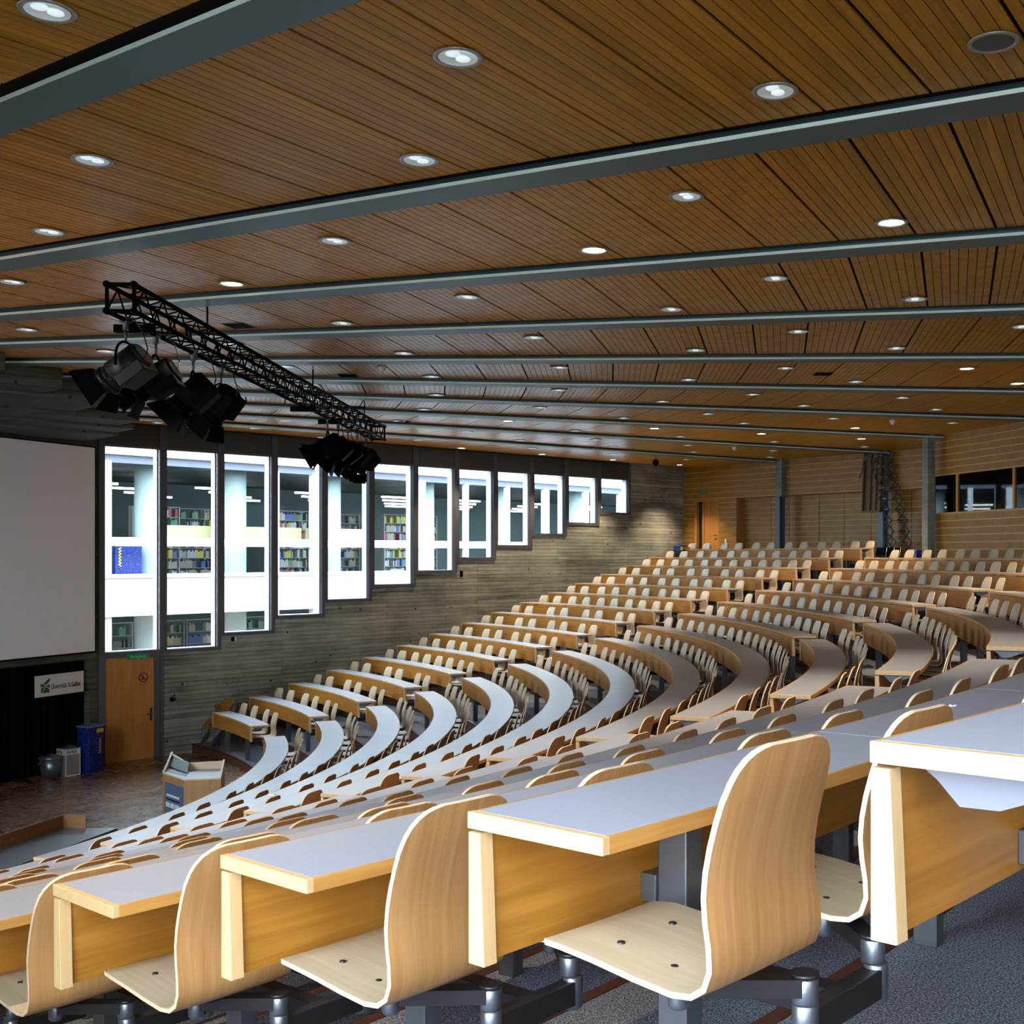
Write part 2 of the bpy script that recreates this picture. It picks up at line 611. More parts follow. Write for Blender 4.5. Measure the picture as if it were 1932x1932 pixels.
PRO = chair_profile()
SHELL, _ = shell_mesh('seat_shell', PRO, 8)
SHELL_FAR, _ = shell_mesh('seat_shell_far', PRO[0:5:2] + PRO[5:8] + PRO[9::2][:5] + PRO[18:], 4)

XP = 0.59 - 0.42                 # pivot of the swing arm in chair coordinates
YP = PAIR / 2 - 0.165


def arm_mesh(sgn):
    mb = MB()
    # plate from under the seat to the pivot
    y1 = sgn * YP
    d = Vector((XP, y1, 0)); l = d.length; d /= l
    n = Vector((-d.y, d.x, 0)) * 0.028
    a = Vector((-0.02, 0, 0)); b = Vector((XP, y1, 0))
    for z0, z1, m in ((0.345, 0.385, 0),):
        mb.hexa([(a + n).to_tuple()[:2] + (z0,), (a - n).to_tuple()[:2] + (z0,), (b - n).to_tuple()[:2] + (z0,), (b + n).to_tuple()[:2] + (z0,),
                 (a + n).to_tuple()[:2] + (z1,), (a - n).to_tuple()[:2] + (z1,), (b - n).to_tuple()[:2] + (z1,), (b + n).to_tuple()[:2] + (z1,)])
    mb.tube((XP, y1, 0.385), (XP, y1, 0.394), 0.032, n=16)
    mb.tube((0.0, 0, 0.385), (0.0, 0, 0.426), 0.06, n=12)
    return mb.mesh('swing_arm', 'dark_steel')


def sleeve_mesh(sgn):
    mb = MB()
    mb.lathe([(0.0, 0.327), (0.029, 0.327), (0.030, 0.331), (0.030, 0.381), (0.027, 0.385), (0.0, 0.385)], 18, 0, (XP, sgn * YP, 0))
    return mb.mesh('pivot_sleeve', 'chrome')


def stub_mesh():
    mb = MB()
    mb.lathe([(0.0, 0.305), (0.018, 0.305), (0.024, 0.311), (0.025, 0.32), (0.025, 0.425), (0.0, 0.425)], 14, 0, (-0.06, 0, 0))
    return mb.mesh('stop_stub', 'chrome')


def bolt_mesh():
    mb = MB()
    mb.lathe([(0.0, 0.0022), (0.008, 0.002), (0.0095, 0.0), (0.0095, -0.004)], 12)
    return mb.mesh('bolt', 'dark_steel')


ARM = {s: arm_mesh(s) for s in (-1, 1)}
SLEEVE = {s: sleeve_mesh(s) for s in (-1, 1)}
STUB = stub_mesh()
BOLT = bolt_mesh()


def far_chair_mesh(sgn):
    """shell, arm, sleeve and stub joined for chairs too small to show their parts"""
    bm = bmesh.new()
    mats = ['beech_shell', 'ply_edge', 'shell_front', 'dark_steel', 'chrome']
    for me, off in ((SHELL_FAR, 0), (ARM[sgn], 3), (SLEEVE[sgn], 4), (STUB, 4)):
        n0 = len(bm.faces)
        bm.from_mesh(me)
        bm.faces.ensure_lookup_table()
        if off:
            for f in bm.faces[n0:]:
                f.material_index = off
    me = bpy.data.meshes.new('chair_far')
    bm.to_mesh(me); bm.free()
    for k in mats:
        me.materials.append(MATS[k])
    return me


FAR = {s: far_chair_mesh(s) for s in (-1, 1)}


def tabletop_mesh(r, da, seg):
    mb = MB()
    z1, z0 = DESK_H, DESK_H - 0.036
    e = 0.010
    # wood core with a laminate face let in between two wood edges
    mb.arc(r, r + DEPTH, 0, da, z0, z1, seg, (1, 1, 1, 1, 1))
    mb.arc(r + e, r + DEPTH - e, e / r * 0.15, da - e / r * 0.15, z1 - 0.002, z1 + 0.0008, seg, (0, 0, 0, 0, 0))
    return mb.mesh('tabletop', ['laminate', 'beech_edge'])


def panel_mesh(r, da, seg):
    mb = MB()
    mb.arc(r + 0.012, r + 0.032, 0, da, DESK_H - 0.33, DESK_H - 0.046, seg)
    return mb.mesh('front_panel', 'beech_panel')


def endtrim_mesh(r):
    mb = MB()
    h = 0.022 / r
    mb.arc(r, r + DEPTH, -h / 2, h / 2, DESK_H - 0.036, DESK_H + 0.0008, 1)
    return mb.mesh('end_trim', 'pale_edge', bevel=0.002)


def post_mesh(r):
    mb = MB()
    # tapered end post behind the front panel
    mb.hexa([(r, -0.02, DESK_H - 0.335), (r + 0.050, -0.02, DESK_H - 0.335), (r + 0.050, 0.02, DESK_H - 0.335), (r, 0.02, DESK_H - 0.335),
             (r, -0.02, DESK_H - 0.044), (r + 0.036, -0.02, DESK_H - 0.044), (r + 0.036, 0.02, DESK_H - 0.044), (r, 0.02, DESK_H - 0.044)])
    return mb.mesh('end_post', 'pale_edge', bevel=0.002)


def leg_mesh(r):
    mb = MB()
    mb.box(r + 0.08, r + 0.17, -0.035, 0.035, 0.0, DESK_H - 0.036)
    return mb.mesh('leg', 'steel_leg', bevel=0.004)


def clamp_mesh(r):
    """plate that holds the front panel to the leg"""
    mb = MB()
    mb.box(r + 0.032, r + 0.080, -0.045, 0.03, DESK_H - 0.315, DESK_H - 0.245)
    return mb.mesh('panel_clamp', 'steel_leg', bevel=0.002)


def tbar_mesh(r):
    """cantilever bracket that carries the two swing seats of a pair"""
    mb = MB()
    mb.box(r + 0.17, r + 0.59, -0.03, 0.03, CH + 0.240, CH + 0.312)
    mb.box(r + 0.565, r + 0.615, -0.165, 0.165, CH + 0.245, CH + 0.315)
    return mb.mesh('seat_bracket', 'dark_steel', bevel=0.003)


def tube_mesh(r, s):
    mb = MB()
    mb.lathe([(0.0, CH + 0.232), (0.026, CH + 0.232), (0.030, CH + 0.238), (0.030, CH + 0.322), (0.027, CH + 0.326), (0.0, CH + 0.326)], 18, 0, (r + 0.59, s * 0.165, 0))
    return mb.mesh('pivot_tube', 'chrome')


def gusset_mesh(r, deep=True):
    """sheet metal bracket under the table top"""
    mb = MB()
    z = DESK_H - 0.0365
    if not deep:
        mb.xz([(r + 0.036, z - 0.004), (r + 0.36, z - 0.004), (r + 0.36, z), (r + 0.036, z)], -0.04, 0.04)
        return mb.mesh('table_bracket', 'bracket_steel')
    mb.xz([(r + 0.05, z), (r + 0.36, z), (r + 0.34, z - 0.012), (r + 0.20, z - 0.066), (r + 0.13, z - 0.068), (r + 0.09, z - 0.028)], -0.012, 0.012)
    mb.xz([(r + 0.036, z - 0.004), (r + 0.38, z - 0.004), (r + 0.38, z), (r + 0.036, z)], -0.04, 0.04)
    return mb.mesh('table_bracket', 'bracket_steel')


CHAIRS = []          # (row, block, index from its own reference, angle, side of its pair)
BLOCKNAME = {'A': 'window block', 'B': 'middle block', 'C': 'middle block right of the centre aisle', 'D': 'near block'}


def desk_row(i, block, a0, a1, label, nchairs=None):
    r = rad(i)
    z = flo(i)
    L = abs(a1 - a0) * (r + 0.55)
    n = nchairs or 2 * int(L * (r + 0.75) / (r + 0.55) / 1.325)
    npair = n // 2
    am = (a0 + a1) / 2
    root = thing('desk_row', label, 'desk', (r * cos(am), r * sin(am), z), am, 'curved desk rows')
    loc = (-r, 0, 0)
    da = (a1 - a0) / npair
    seg = max(3, int(da * r / 0.22))
    top, pan = tabletop_mesh(r, da * 0.9993, seg), panel_mesh(r, da * 0.9985, seg)
    for k in range(npair):
        link('tabletop', top, root, loc, a0 + k * da - am)
        link('front_panel', pan, root, loc, a0 + k * da - am)
    tr, po, le, cl, tb, gu = endtrim_mesh(r), post_mesh(r), leg_mesh(r), clamp_mesh(r), tbar_mesh(r), gusset_mesh(r)
    gr = gusset_mesh(r, False)
    pt = [tube_mesh(r, -1), tube_mesh(r, 1)] if am < R(-20) and i > 7 else None
    for a, s in ((a0, 1), (a1, -1)):
        link('end_trim', tr, root, loc, a - s * 0.010 / r - am)
        link('end_post', po, root, loc, a + s * 0.002 / r - am)
        link('table_bracket', gu if not (block == 'D' and i <= 13) else gr, root, loc, a + s * 0.06 / r - am)
    rc = r + 0.55
    m0, m1 = {'A': (0.42, 0.28), 'D': (0.28, 0.42)}.get(block, (MARG, MARG))
    pitch = (L - m0 - m1 - PAIR) / max(npair - 1, 1)
    for k in range(npair):
        ac = a0 + (m0 + PAIR / 2 + k * pitch) / rc
        link('leg', le, root, loc, ac - am)
        link('panel_clamp', cl, root, loc, ac - am)
        link('seat_bracket', tb, root, loc, ac - am)
        if am < R(-20) and i > 7:
            for q in (0, 1):
                link('pivot_tube', pt[q], root, loc, ac - am)
        for s in (-1, 1):
            CHAIRS.append((i, block, 2 * k + (0 if s < 0 else 1), n, ac + s * PAIR / 2 / (r + 0.42), -s))
    return root


for i in range(1, 17):
    o = ORD[i]
    # block along the window wall
    if i == 1:
        desk_row(1, 'A', R(28.6), R(40.2), 'short curved desk nearest the stage in the window block', 4)
    else:
        desk_row(i, 'A', A_IN, A_OUT, 'curved grey topped desk in the window block, %s row from the stage' % o)
    if i <= 9:
        desk_row(i, 'B', -B_OUT, B_OUT, 'long curved grey topped desk in the middle block, %s row from the stage' % o)
    elif i <= 15:
        desk_row(i, 'B', MID_A, B_OUT, 'curved desk left of the centre aisle in the middle block, %s row from stage' % o)
        desk_row(i, 'C', -B_OUT, MID_B, 'curved desk right of the centre aisle in the middle block, %s row from stage' % o)
    if i <= 14:
        desk_row(i, 'D', -A_OUT, -A_IN, 'curved grey topped desk in the near block, %s row from the stage' % o)


def project(x, y, z):
    a = R(AX)
    dx, dy = x - CAMX, y - CAMY
    X = dx * cos(a) - dy * sin(a)
    D = dx * sin(a) + dy * cos(a)
    return X, D, 1245.26 + 2258.33 * X / max(D, 0.01), 1047.81 - 2258.33 * (z - CAMZ) / max(D, 0.01)


seen = []
for c in CHAIRS:
    i, block, k, n, a, s = c
    r = rad(i) + 0.42
    X, D, u, v = project(r * cos(a), r * sin(a), flo(i) + CH + 0.75)
    if D > 0.8 and -160 < u < 2120 and 900 < v < 2250:
        seen.append((D, c))
seen.sort(key=lambda q: q[0])
print('CHAIRS', len(CHAIRS), 'in frame', len(seen))
NEARPARTS = 9.5
far_v, far_f, far_m, far_s = [], [], [], []
for q, (D, c) in enumerate(seen):
    i, block, k, n, a, s = c
    r = rad(i) + 0.42
    loc = (r * cos(a), r * sin(a), flo(i) + CH)
    jit = random.uniform(-0.05, 0.05)
    if block == 'A':
        lab = 'beech shell chair, %s from the window wall, window block, %s row from the stage' % (ORD[n - k], ORD[i])
    elif block == 'D':
        lab = 'beech shell chair, %s from the near side aisle, near block, %s row from stage' % (ORD[k + 1], ORD[i])
    elif block == 'B':
        lab = 'beech shell chair, %s from the window side aisle, middle block, %s row from stage' % (ORD[n - k], ORD[i])
    else:
        lab = 'beech shell chair, %s from the near side, right middle block, %s row from stage' % (ORD[k + 1], ORD[i])
    if q < 300:
        if D < NEARPARTS:
            t = thing('swing_chair', lab, 'chair', loc, a + jit, 'beech swing chairs')
            sh = link('seat_shell', SHELL, t)
            link('swing_arm', ARM[s], t)
            link('pivot_sleeve', SLEEVE[s], t)
            link('stop_stub', STUB, t)
            for bx, bz in ((-0.15, 0.4575), (0.00, 0.4375)):
                for by in (-0.09, 0.09):
                    link('bolt', BOLT, sh, (bx, by, bz - 0.003))
        else:
            tag(link('swing_chair', FAR[s], None, loc, a + jit), lab, 'chair', 'beech swing chairs')
    else:
        me = FAR[s]
        b = len(far_v)
        ca, sa = cos(a + jit), sin(a + jit)
        for vv in me.vertices:
            x, y, zz = vv.co
            far_v.append((loc[0] + x * ca - y * sa, loc[1] + x * sa + y * ca, loc[2] + zz))
        for p in me.polygons:
            far_f.append([b + j for j in p.vertices]); far_m.append(p.material_index); far_s.append(p.use_smooth)
me = bpy.data.meshes.new('distant_chairs')
me.from_pydata(far_v, [], far_f)
for k in ('beech_shell', 'ply_edge', 'shell_front', 'dark_steel', 'chrome'):
    me.materials.append(MATS[k])
me.polygons.foreach_set('material_index', far_m)
me.polygons.foreach_set('use_smooth', far_s)
tag(link('distant_chairs', me), 'rows of pale beech chairs in the farthest part of the hall', 'chairs', None, 'stuff')

# ------------------------------------------------------------------ ceiling: planks and radial beams
STEP = R(8.09)
BEAMS = [(k - 4.5) * STEP for k in range(-1, 11)]       # 12 lines, the outer ones in the side walls
mb = MB()
_o = (-sin(AW) * 1.0, -cos(AW) * 1.0)
HALL = [(2.5, -7.5), (WALL_R0 * cos(AW) + _o[0], -WALL_R0 * sin(AW) + _o[1]), (33.0 * cos(AW) + _o[0], -33.0 * sin(AW) + _o[1]), (33.5, -8), (33.5, 8),
        (31.6 * cos(AW) - 0.3, 31.6 * sin(AW) + 0.3), (WALL_R0 * cos(AW) - 0.3, WALL_R0 * sin(AW) + 0.3), (2.5, 7.5)]
mb.prism(HALL, CEIL + 0.30, CEIL + 0.6)
ceil_o = struct('ceiling', mb.mesh('ceiling', 'dark_void'), 'wooden slatted ceiling with dark joints between radial beams')
PP = 0.7125 / 8
planks = []
for k in range(len(BEAMS) - 1):
    a0, a1 = BEAMS[k], BEAMS[k + 1]
    ac = (a0 + a1) / 2
    half = (a1 - a0) / 2
    for j in range(int(9.0 / PP), int(32.0 / PP)):
        d0 = j * PP + 0.0035 + (0.010 if j % 8 == 0 else 0)
        d1 = (j + 1) * PP - 0.0035 - (0.010 if j % 8 == 7 else 0)
        dm = (d0 + d1) / 2
        h = dm * math.tan(half) - 0.19
        X, D, u, v = project(dm * cos(ac), dm * sin(ac), CEIL)
        planks.append((ac, d0, d1, half, h, D if (D > 2 and -900 < u < 2600) else 999 + random.random()))
planks.sort(key=lambda p: p[5])


def plank_pts(d0, d1, half, z0, z1):
    g = 0.225
    t = math.tan(half)
    y0, y1 = d0 * t - g, d1 * t - g
    return [(d0, -y0, z0), (d1, -y1, z0), (d1, y1, z0), (d0, y0, z0), (d0, -y0, z1), (d1, -y1, z1), (d1, y1, z1), (d0, y0, z1)]


rest = MB()
for q, (ac, d0, d1, half, h, D) in enumerate(planks):
    pts = plank_pts(d0, d1, half, CEIL, CEIL + 0.018)
    if q < 300:
        mb = MB()
        dm = (d0 + d1) / 2
        mb.hexa([(x - dm, y, z - CEIL) for x, y, z in pts])
        link('plank', mb.mesh('plank', 'ceiling_wood', fix=False), ceil_o, (dm * cos(ac), dm * sin(ac), CEIL), ac)
    else:
        rest.hexa([(x * cos(ac) - y * sin(ac), x * sin(ac) + y * cos(ac), z) for x, y, z in pts])
o = link('planks', None, ceil_o)
bpy.data.objects.remove(o)


def make_far_planks():
    """same wood, grain turned with each sector by the polar angle"""
    m = MATS['ceiling_wood'].copy()
    MATS['ceiling_wood_far'] = m
    t = m.node_tree
    for n in t.nodes:
        if n.type == 'MAPPING':
            n.inputs['Scale'].default_value = (6, 6, 6)
    return m


make_far_planks()
o = link('planks', rest.mesh('planks', 'ceiling_wood_far', fix=False), ceil_o)
o['kind'] = 'stuff'
# dark felt above the plank joints
mb = MB()
mb.prism(HALL, CEIL + 0.05, CEIL + 0.06)
link('backing_felt', mb.mesh('backing_felt', 'dark_void'), ceil_o)

for k, a in enumerate(BEAMS):
    if k in (0, 11):
        continue
    mb = MB()
    mb.box(7.5, 31.5, -0.164, 0.164, FLANGE, FLANGE + 0.028)
    mb.box(7.5, 31.5, -0.03, 0.03, FLANGE + 0.028, CEIL + 0.28)
    struct('trim_%d' % k, mb.mesh('beam', 'beam_paint'), 'teal grey steel roof beam, %s from the near side wall' % ORD[k], None, (0, 0, 0), a)
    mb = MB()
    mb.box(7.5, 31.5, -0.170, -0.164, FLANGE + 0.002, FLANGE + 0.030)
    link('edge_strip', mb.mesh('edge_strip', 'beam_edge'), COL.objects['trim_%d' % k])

# downlights
RIM = MB(); RIM.lathe([(0.118, 0.0), (0.145, -0.004), (0.150, -0.012), (0.145, -0.016), (0.120, -0.016), (0.115, -0.006), (0.112, 0.02)], 24)
RIMM = RIM.mesh('lamp_rim', 'lamp_rim')
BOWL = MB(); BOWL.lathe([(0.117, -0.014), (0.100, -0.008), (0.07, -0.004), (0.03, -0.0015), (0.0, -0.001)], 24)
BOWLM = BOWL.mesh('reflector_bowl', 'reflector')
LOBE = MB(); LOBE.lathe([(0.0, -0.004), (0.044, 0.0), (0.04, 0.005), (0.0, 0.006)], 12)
LOBEM = LOBE.mesh('glow_element', 'bowl_glint')  # lobes are painted highlights of the unlit bowl
DISC = MB(); DISC.lathe([(0.0, 0.0), (0.104, 0.0), (0.104, 0.012), (0.0, 0.012)], 20)
DISCM = DISC.mesh('glowing_lens', 'lamp_glow')
spot_d = bpy.data.lights.new('downlight_beam', 'SPOT')
spot_d.energy = DOWN_W * 4
spot_d.color = SPOT_COL
spot_d.spot_size = R(85)
spot_d.spot_blend = 0.6
spot_d.shadow_soft_size = 0.08
RADII = [12.0, 14.1, 16.25, 18.40, 20.53, 21.97, 23.40, 24.85, 26.23, 27.78, 29.2]
for k in range(len(BEAMS) - 1):
    ac = (BEAMS[k] + BEAMS[k + 1]) / 2
    for j, rr in enumerate(RADII):
        side = -1.25 if j % 2 == 1 else 2.3
        if j == 0: side = 0.3
        a = ac + R(side)
        x, y = pol(rr, a)
        X, D, u, v = project(x, y, CEIL)
        nearline = k == 0 and side < 0 and 17 < rr < 23
        if not nearline and (D < 3 or not (-40 < u < 1970 and -40 < v < 1000)):
            continue
        lit = nearline or (k == 2 and side > 0) or (k == 8 and side < 0 and rr > 18) or (k == 5 and rr > 24.5) or (k == 7 and rr == 26.23) or (k == 10 and side > 0 and rr > 19)
        nm = ('glowing' if lit else 'unlit silver') + ' recessed downlight, %s from the stage, %s ceiling bay from the window wall' % (ORD[j + 1], ORD[11 - k])
        t = thing('downlight', nm, 'ceiling light', (x, y, CEIL), a, 'recessed ceiling downlights')
        link('lamp_rim', RIMM, t)
        if lit:
            link('glowing_lens', DISCM, t, (0, 0, -0.006))
            sp = link('downlight_beam', spot_d, t, (0, 0, -0.03))
        else:
            link('reflector_bowl', BOWLM, t)  # unlit bowl: its shine and two lobes are painted by emission
            link('glow_element', LOBEM, t, (0, 0.045, -0.008))
            link('glow_element', LOBEM, t, (0, -0.045, -0.008))

# ------------------------------------------------------------------ window wall (far side) and its mirror (near side)
W0, WP, WG = 11.165, 1.408, 1.244            # first glass edge, bay pitch, glass width
GTOP = CAMZ + 2.443
SILL = [CAMZ - 2.17, CAMZ - 2.18] + [CAMZ + 1.38 - 0.36 * (11 - k) for k in range(2, 12)]


def wall_poly():
    """outline of the concrete below and behind the stepped windows: x along the wall, z up"""
    g = (WP - WG) / 2
    p = [(W0 + WG + g, -0.3)]
    for k in range(1, 12):
        x0, x1 = W0 + k * WP - g, W0 + k * WP + WG + g
        p += [(x0, SILL[k] - 0.08), (x1, SILL[k] - 0.08)]
    xe = W0 + 11 * WP + WG + g
    p += [(xe, CEIL + 0.3), (WALL_R1 + 0.4, CEIL + 0.3), (WALL_R1 + 0.4, -0.3)]
    out = []
    for q in p:
        if not out or math.hypot(q[0] - out[-1][0], q[1] - out[-1][1]) > 1e-6:
            out.append(q)
    return out


mb = MB()
mb.xz(wall_poly(), 0.0, 0.35)
wall_w = struct('wall_window', mb.mesh('wall_window', 'concrete'), 'board marked grey concrete wall stepping up under the windows', None, (0, 0, 0), AW)
# lintel above the windows
mb = MB()
mb.box(WALL_R0, W0 + 12 * WP, 0.06, 0.35, GTOP + 0.02, CEIL + 0.3)
link('lintel', mb.mesh('lintel', 'fascia_paint'), wall_w)
g = (WP - WG) / 2
for k in range(12):
    x0, x1 = W0 + k * WP, W0 + k * WP + WG
    zs = SILL[k]
    wo = thing('window_%d' % (k + 1), None, None, (0, 0, 0), AW)
    wo['kind'] = 'structure'
    wo['label'] = 'tall window bay with dark grey frame, %s from the stage end' % ORD[k + 1]
    # mullion posts and transoms
    mb = MB()
    lo = -0.0 if k == 0 else zs - 0.08
    mb.box(x0 - g, x0, -0.035, 0.06, lo, CEIL)
    if k in (0,):
        mb.box(x0 - g - 0.06, x0 - g, -0.035, 0.06, 0.0, CEIL)
    mb.box(x1, x1 + g, -0.035, 0.06, lo, CEIL)
    mb.box(x0, x1, -0.03, 0.06, zs - 0.08, zs)
    mb.box(x0, x1, -0.01, 0.06, GTOP, GTOP + 0.05)
    link('window_frame', mb.mesh('window_frame', 'frame_paint'), wo)
    mb = MB()
    mb.box(x0, x1, 0.0, 0.05, GTOP + 0.05, CEIL)
    link('fascia_panel', mb.mesh('fascia_panel', 'fascia_paint'), wo)
    mb = MB()
    mb.box(x1 - 0.01, x1 + g, 0.06, 0.30, zs, GTOP)
    mb.box(x0 - g, x0 + 0.005, 0.06, 0.30, zs, GTOP)
    mb.box(x0, x1, 0.06, 0.30, zs - 0.06, zs + 0.01)
    link('reveal', mb.mesh('reveal', 'sash_white'), wo)
    mb = MB()
    mb.box(x1 - 0.050, x1 - 0.022, 0.015, 0.055, zs, GTOP)
    link('sash_bar', mb.mesh('sash_bar', 'frame_paint'), wo)
    mb = MB()
    mb.box(x0, x1, 0.030, 0.038, zs, GTOP)
    link('pane', mb.mesh('pane', 'window_glass'), wo)

# near side wall, mirrored, unseen, its openings placed to light the hall (behind and beside the photographer)
GL0 = W0 + 9.2 * WP        # unseen glazing added at the aisle top, inferred from the foreground daylight
nx, ny = -sin(AW) * 0.75, -cos(AW) * 0.75
mb = MB()
GLS = W0 + 3 * WP               # unseen stage-end opening mirroring the far windows, added to brighten the screen
mb.box(WALL_R0, GLS, -0.35, 0.0, -0.3, 2.2)
mb.box(WALL_R0, GLS, -0.35, 0.0, GTOP, CEIL + 0.3)
mb.box(GLS, GL0, -0.35, 0.0, -0.3, CEIL + 0.3)
mb.box(GL0, WALL_R1 + 0.4, -0.35, 0.0, -0.3, 3.55)
mb.box(GL0, WALL_R1 + 0.4, -0.35, 0.0, CEIL - 0.05, CEIL + 0.3)
mb.box(29.2, WALL_R1 + 0.4, -0.35, 0.0, 3.55, CEIL)
struct('wall_near', mb.mesh('wall_near', 'concrete'), 'concrete side wall behind the photographer', None, (nx, ny, 0), -AW)
mb = MB()
for x_ in (GL0, GL0 + 2.5, 29.12):
    mb.box(x_, x_ + 0.08, -0.25, -0.05, 3.55, CEIL)
struct('window_14', mb.mesh('near_frame', 'frame_paint'), 'unseen frame posts of the glazing added behind the photographer', None, (nx, ny, 0), -AW)

# door under the first window
d = thing('door_1', None, None, (0, 0, 0), AW)
d['kind'] = 'structure'; d['label'] = 'orange brown wooden stage door under the first window'
x0, x1 = W0, W0 + WG
zt = SILL[0] - 0.08
mb = MB()
mb.box(x0, x1, -0.03, 0.10, zt - 0.06, zt)
mb.box(x1 - 0.12, x1, -0.01, 0.10, 0.0, zt - 0.06)
link('door_frame', mb.mesh('door_frame', 'frame_paint'), d)
leaf_top = zt - 0.12
mb = MB(); mb.box(x0, x1 - 0.12, 0.02, 0.07, 0.0, zt - 0.055)
leaf = link('door_leaf', mb.mesh('door_leaf', 'door_wood'), d)
mb = MB()
mb.tube((x1 - 0.19, 0.02, 1.02), (x1 - 0.19, -0.05, 1.02), 0.012)
mb.tube((x1 - 0.19, -0.045, 1.02), (x1 - 0.32, -0.045, 1.02), 0.011)
mb.box(x1 - 0.215, x1 - 0.165, 0.008, 0.02, 0.85, 1.15)
link('door_handle', mb.mesh('door_handle', 'dark_steel'), leaf)


def text_mesh(txt, size, mat, extrude=0.002, sx=1.0):
    cu = bpy.data.curves.new('t', 'FONT')
    cu.body = txt
    cu.size = size
    cu.extrude = extrude
    ob = bpy.data.objects.new('t', cu)
    COL.objects.link(ob)
    dg = bpy.context.evaluated_depsgraph_get()
    me = bpy.data.meshes.new_from_object(ob.evaluated_get(dg))
    bpy.data.objects.remove(ob)
    bpy.data.curves.remove(cu)
    me.materials.clear()
    me.materials.append(MATS[mat])
    if sx != 1.0:
        me.transform(Matrix.Scale(sx, 4, (1, 0, 0)))
    me.name = 'lettering'
    return me


def wall_thing(name, label, cat, along, off, z, rotz, wall=AW, group=None):
    x = along * cos(wall) - off * sin(wall)
    y = along * sin(wall) + off * cos(wall)
    return thing(name, label, cat, (x, y, z), wall, group)


# exit sign over the door
t = wall_thing('exit_sign', 'dark green exit sign above the stage door', 'sign', x0 + 0.72, -0.10, zt - 0.045, 0)
mb = MB(); mb.box(-0.26, 0.26, 0.0, 0.028, -0.055, 0.055)
link('sign_plate', mb.mesh('sign_plate', 'exit_green'), t)
link('lettering', text_mesh('Ausgang', 0.11, 'exit_text'), t, (-0.20, -0.003, -0.03), (pi / 2, 0, 0))
# prohibition sign on the door
t = wall_thing('prohibition_sign', 'round red ringed prohibition sign on the stage door', 'sign', x0 + 0.88, 0.015, 1.86, 0)
mb = MB()
n = 28
for i in range(n):
    a0_, a1_ = 2 * pi * i / n, 2 * pi * (i + 1) / n
    b = len(mb.v)
    for a_ in (a0_, a1_):
        for rr in (0.085, 0.108):
            mb.v += [(rr * cos(a_), 0.0, rr * sin(a_)), (rr * cos(a_), -0.006, rr * sin(a_))]
    mb.face((b + 1, b + 3, b + 7, b + 5)); mb.face((b + 2, b + 3, b + 7, b + 6)); mb.face((b, b + 1, b + 5, b + 4))
mb.hexa([(-0.075, 0, 0.055), (-0.055, 0, 0.075), (-0.055, -0.005, 0.075), (-0.075, -0.005, 0.055), (0.055, 0, -0.075), (0.075, 0, -0.055), (0.075, -0.005, -0.055), (0.055, -0.005, -0.075)])
link('ring', mb.mesh('ring', 'red_ring'), t)
mb = MB()
mb.xz([(-0.04, -0.05), (0.0, -0.05), (0.0, 0.02), (-0.015, 0.05), (-0.035, 0.03)], -0.004, 0.0)
mb.xz([(0.005, -0.05), (0.055, -0.05), (0.05, -0.03), (0.03, -0.01), (0.005, -0.015)], -0.004, 0.0)
link('pictogram', mb.mesh('pictogram', 'ink'), t)
# small wall devices
for (nm, lab, cat, s_, z_, wx, hz, dp, mt) in (
        ('thermostat', 'small dark and white sensor box under the second window', 'sensor', 13.98 + 0.24, CAMZ - 2.02, 0.06, 0.055, 0.05, ('matt_black', 'white_plastic')),
        ('wall_socket', 'small black socket on the concrete beside the stage door', 'socket', 12.72, CAMZ - 3.35, 0.07, 0.05, 0.05, ('matt_black', 'dark_steel')),
        ('wall_sensor', 'small black device under the seventh window', 'sensor', 21.1, CAMZ - 0.52, 0.045, 0.09, 0.05, ('matt_black', 'dark_steel'))):
    t = wall_thing(nm, lab, cat, s_, 0.0, z_, 0)
    mb = MB(); mb.box(-wx, 0.01, -dp, 0.0, -hz, hz)
    link('housing', mb.mesh('housing', mt[0], bevel=0.006), t)
    mb = MB(); mb.box(0.012, wx, -dp * 0.8, 0.0, -hz * 0.8, hz * 0.8)
    link('cover', mb.mesh('cover', mt[1], bevel=0.004), t)

# ------------------------------------------------------------------ front wall, screen, reflectors
FA = R(69.4)
C0 = Vector((WALL_R0 * cos(AW), WALL_R0 * sin(AW), 0))
# wall frame: local x runs from the corner back along the wall (towards the stage centre), local y into the hall
FROT = FA + pi
mb = MB()
OPEN_Z = 2.36
mb.box(-0.2, 0.22, -0.4, 0.0, -0.3, CEIL + 0.3)
mb.box(0.22, 6.2, -0.4, 0.0, OPEN_Z, CEIL + 0.3)
mb.box(5.6, 6.2, -0.4, 0.0, -0.3, OPEN_Z)
wall_f = struct('wall_front', mb.mesh('wall_front', 'concrete_dark'), 'dark board marked concrete wall behind the stage', None, C0, FROT)
mb = MB()
# folded black curtain in the recess
n = 90
b = len(mb.v)
for i in range(n + 1):
    x = 0.22 + 5.4 * i / n
    y = -0.18 + 0.03 * sin(i * 1.9) + 0.015 * sin(i * 0.7)
    mb.v += [(x, y, 0.02), (x, y, OPEN_Z - 0.03)]
for i in range(n):
    mb.face((b + 2 * i, b + 2 * i + 2, b + 2 * i + 3, b + 2 * i + 1), 0, True)
mb.box(0.22, 5.6, -0.38, -0.34, 0, OPEN_Z)
cu = link('stage_curtain', mb.mesh('stage_curtain', 'black_cloth'), None, C0, FROT)
tag(cu, 'black folded curtain hanging under the projection screen', 'curtain')


def fpt(x, y, z):
    """point in the front wall frame -> world"""
    v = Matrix.Rotation(FROT, 3, 'Z') @ Vector((x, y, 0))
    return (C0.x + v.x, C0.y + v.y, z)


